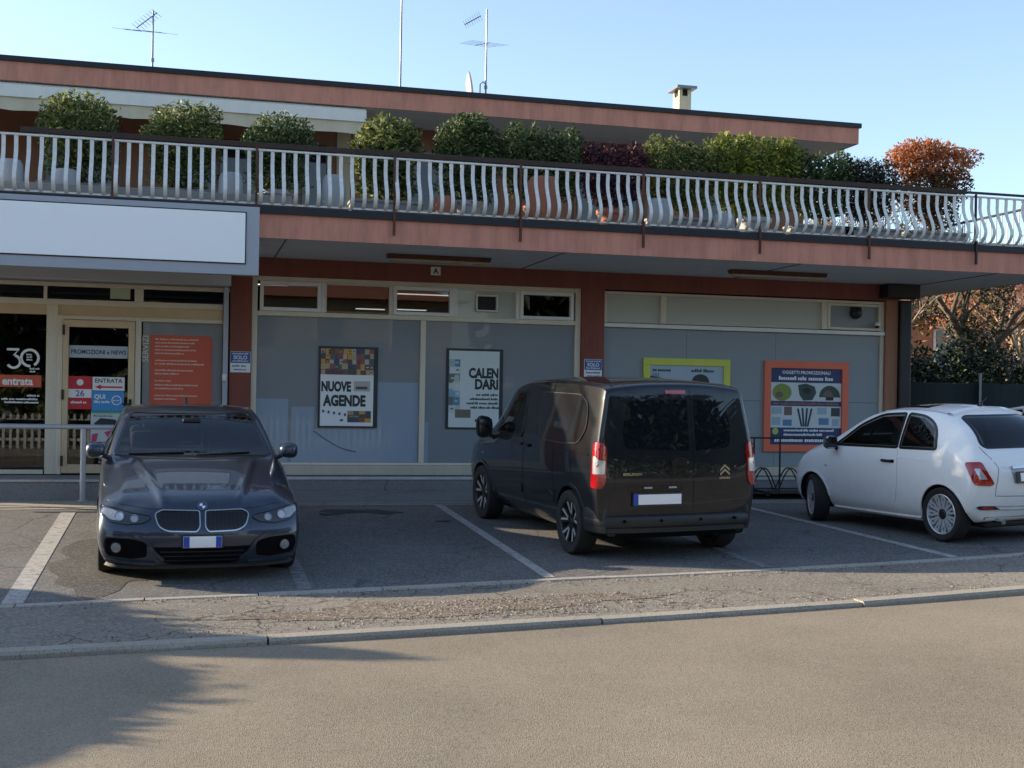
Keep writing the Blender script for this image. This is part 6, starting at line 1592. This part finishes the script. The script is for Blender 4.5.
    if detail:
        q = MB()
        c.ribbon(q, [(-.56, 1.04), (-.50, .92), (-.45, .82), (-.50, .60), (-.50, .52), (0, .505), (.50, .52), (.50, .60), (.45, .82), (.50, .92), (.56, 1.04)], 180, .0015, .007)
        c.add(q, 'tailgate_seam', M['trim'])
        q = MB(); c.ribbon(q, [(-.30, .815), (0, .825), (.30, .815)], 180, .03, .035, h=.03); c.add(q, 'tailgate_handle', M['chrome'])
        P('plate_recess', rounded([(-.31, .80), (.31, .80), (.27, .645), (-.27, .645)], .02), 180, .003, M['grey_metal'], cell=.05)
        fr = c.frame(180, 0, .715, .012)
        q = MB(); fbox(q, fr, -.265, .265, -.062, .062, 0, .012); pl = c.add(q, 'plate_holder', M['ink'], smooth=False)
        q = MB(); fbox(q, fr, -.22, .22, -.045, .045, .0125, .016); c.add(q, 'number_plate', M['plate'], pl, smooth=False)
        fr = c.frame(180, 0, .915, .004); q = MB(); disk(q, fr, .001, .036, 0, 360, 0, 0, 20); disk(q, fr, .001, .028, 0, 360, .003, 1, 20); c.add(q, 'tailgate_badge', [M['chrome'], pcol((.25, .02, .03))])
        fr = c.frame(180, -.38, .80, .004); q = MB(); text(q, '500', .05, 0, 0, 0, 0, 'CENTER', .001, face=lambda u, v: fr(u, v, 0)); q.build('lettering', M['chrome'], c.root, recalc=False)
        q = MB(); c.ribbon(q, [(-.62, .415), (0, .40), (.62, .415)], 180, .008, .012, h=.01); c.ribbon(q, [(-.62, .375), (0, .36), (.62, .375)], 180, .008, .014, h=.01); c.add(q, 'bumper_trim', M['rim'])
        P('rear_valance', rounded([(-.55, .19), (.55, .19), (.60, .29), (-.60, .29)], .03), 180, .006, M['plastic'])
        q = MB(); q.tube([(-1.45, .42, .25), (-1.70, .44, .245)], .028, 12); c.add(q, 'exhaust', M['chrome'])
        q = MB(); c.ribbon(q, [(-.98, -.50), (-1.0, 0), (-.98, .50)], 'T', .03, .09, h=.05); c.add(q, 'roof_spoiler', pw)
        q = MB(); q.bbox(-.93, -.87, -.02, .02, 1.46, 1.50, .01); q.tube([(-.9, 0, 1.49), (-1.0, 0, 1.56)], [.01, .006], 6); c.add(q, 'roof_aerial', M['trim'])
        # roof blind behind the panoramic glass: bright roof rails
        q = MB(); c.ribbon(q, [(.2, .52), (-.4, .53), (-.95, .49)], 'T', .004, .02); c.ribbon(q, [(.2, -.52), (-.4, -.53), (-.95, -.49)], 'T', .004, .02); c.add(q, 'roof_seam', M['grey_metal'])
        q = MB(); c.ribbon(q, [(-.72, .97), (-.60, .93), (-.40, .92), (0, .915)], 0, .002, .006); c.add(q, 'bonnet_seam', M['trim'])
    for x_, sd, stt in ((1.15, 1, -25), (1.15, -1, -25), (-1.15, 1, 0), (-1.15, -1, 0)):
        c.wheel(x_, sd*.715, .295, .195, .222, 'small', steer=R(stt) if detail else 0, side=sd)
    q = MB(); q.bbox(-1.5, 1.4, -.5, .5, .16, .24, .03); q.tube([(-1.15, -.6, .29), (-1.15, .6, .29)], .04, 8); c.add(q, 'underbody', M['plastic'])
    c.root.scale = (scale,)*3
    c.place(x, y, heading)
    return c
hatch('parked_hatchback', 'small white hatchback parked nose in at the right with a red tail light showing', 8.66, 13.36, 98.5)
M['paintsilver'] = carpaint('silver_white_paint', (.55, .56, .57), .3, .35)
hatch('parked_hatchback', 'pale car mostly out of view at the right edge, its roof behind the white hatchback', 11.35, 14.8, 92, detail=False, paint=M['paintsilver'])
# ---------------------------------------------------------------- camera and light
psi, rho = R(14.6), .017
F = Vector((math.sin(psi), math.cos(psi), 0)); R0 = Vector((math.cos(psi), -math.sin(psi), 0)); Zv = Vector((0, 0, 1))
Up = Zv*math.cos(rho)-R0*math.sin(rho); Rt = R0*math.cos(rho)+Zv*math.sin(rho)
cam = bpy.data.cameras.new('camera'); co = bpy.data.objects.new('camera', cam); COL.objects.link(co)
mw = Matrix((Rt, Up, -F)).transposed().to_4x4(); mw.translation = (0, 0, 1.70); co.matrix_world = mw
cam.sensor_width = 36; cam.lens = 1253/1024*36; cam.shift_y = 16/1024; cam.clip_end = 2000; cam.clip_start = .05
scene.camera = co
AZ, EL = R(25), R(18.3)
sd = Vector((-math.cos(AZ)*math.cos(EL), math.sin(AZ)*math.cos(EL), math.sin(EL)))
sl = bpy.data.lights.new('sun', 'SUN'); sl.energy = 3.9; sl.angle = R(.55); sl.color = (1, .83, .60)
so = bpy.data.objects.new('sun', sl); COL.objects.link(so); so.rotation_euler = (-sd).to_track_quat('-Z', 'Y').to_euler(); so.location = (-20, 10, 20)
w = bpy.data.worlds.new('World'); scene.world = w; w.use_nodes = True
n = w.node_tree.nodes; sky = n.new('ShaderNodeTexSky'); sky.sky_type = 'NISHITA'; sky.sun_disc = False
sky.sun_elevation = EL; sky.sun_rotation = math.atan2(sd.x, sd.y); sky.air_density = 1.0; sky.dust_density = .8; sky.ozone_density = 2.6; sky.altitude = 50
hs_ = n.new('ShaderNodeHueSaturation'); hs_.inputs['Saturation'].default_value = .88; w.node_tree.links.new(sky.outputs[0], hs_.inputs['Color']); w.node_tree.links.new(hs_.outputs[0], n['Background'].inputs[0]); n['Background'].inputs[1].default_value = .113
scene.view_settings.view_transform = 'Standard'; scene.view_settings.look = 'None'; scene.view_settings.gamma = 1; scene.view_settings.exposure = 1.46
scene.render.engine = 'CYCLES'; scene.cycles.max_bounces = 8; scene.cycles.transparent_max_bounces = 12
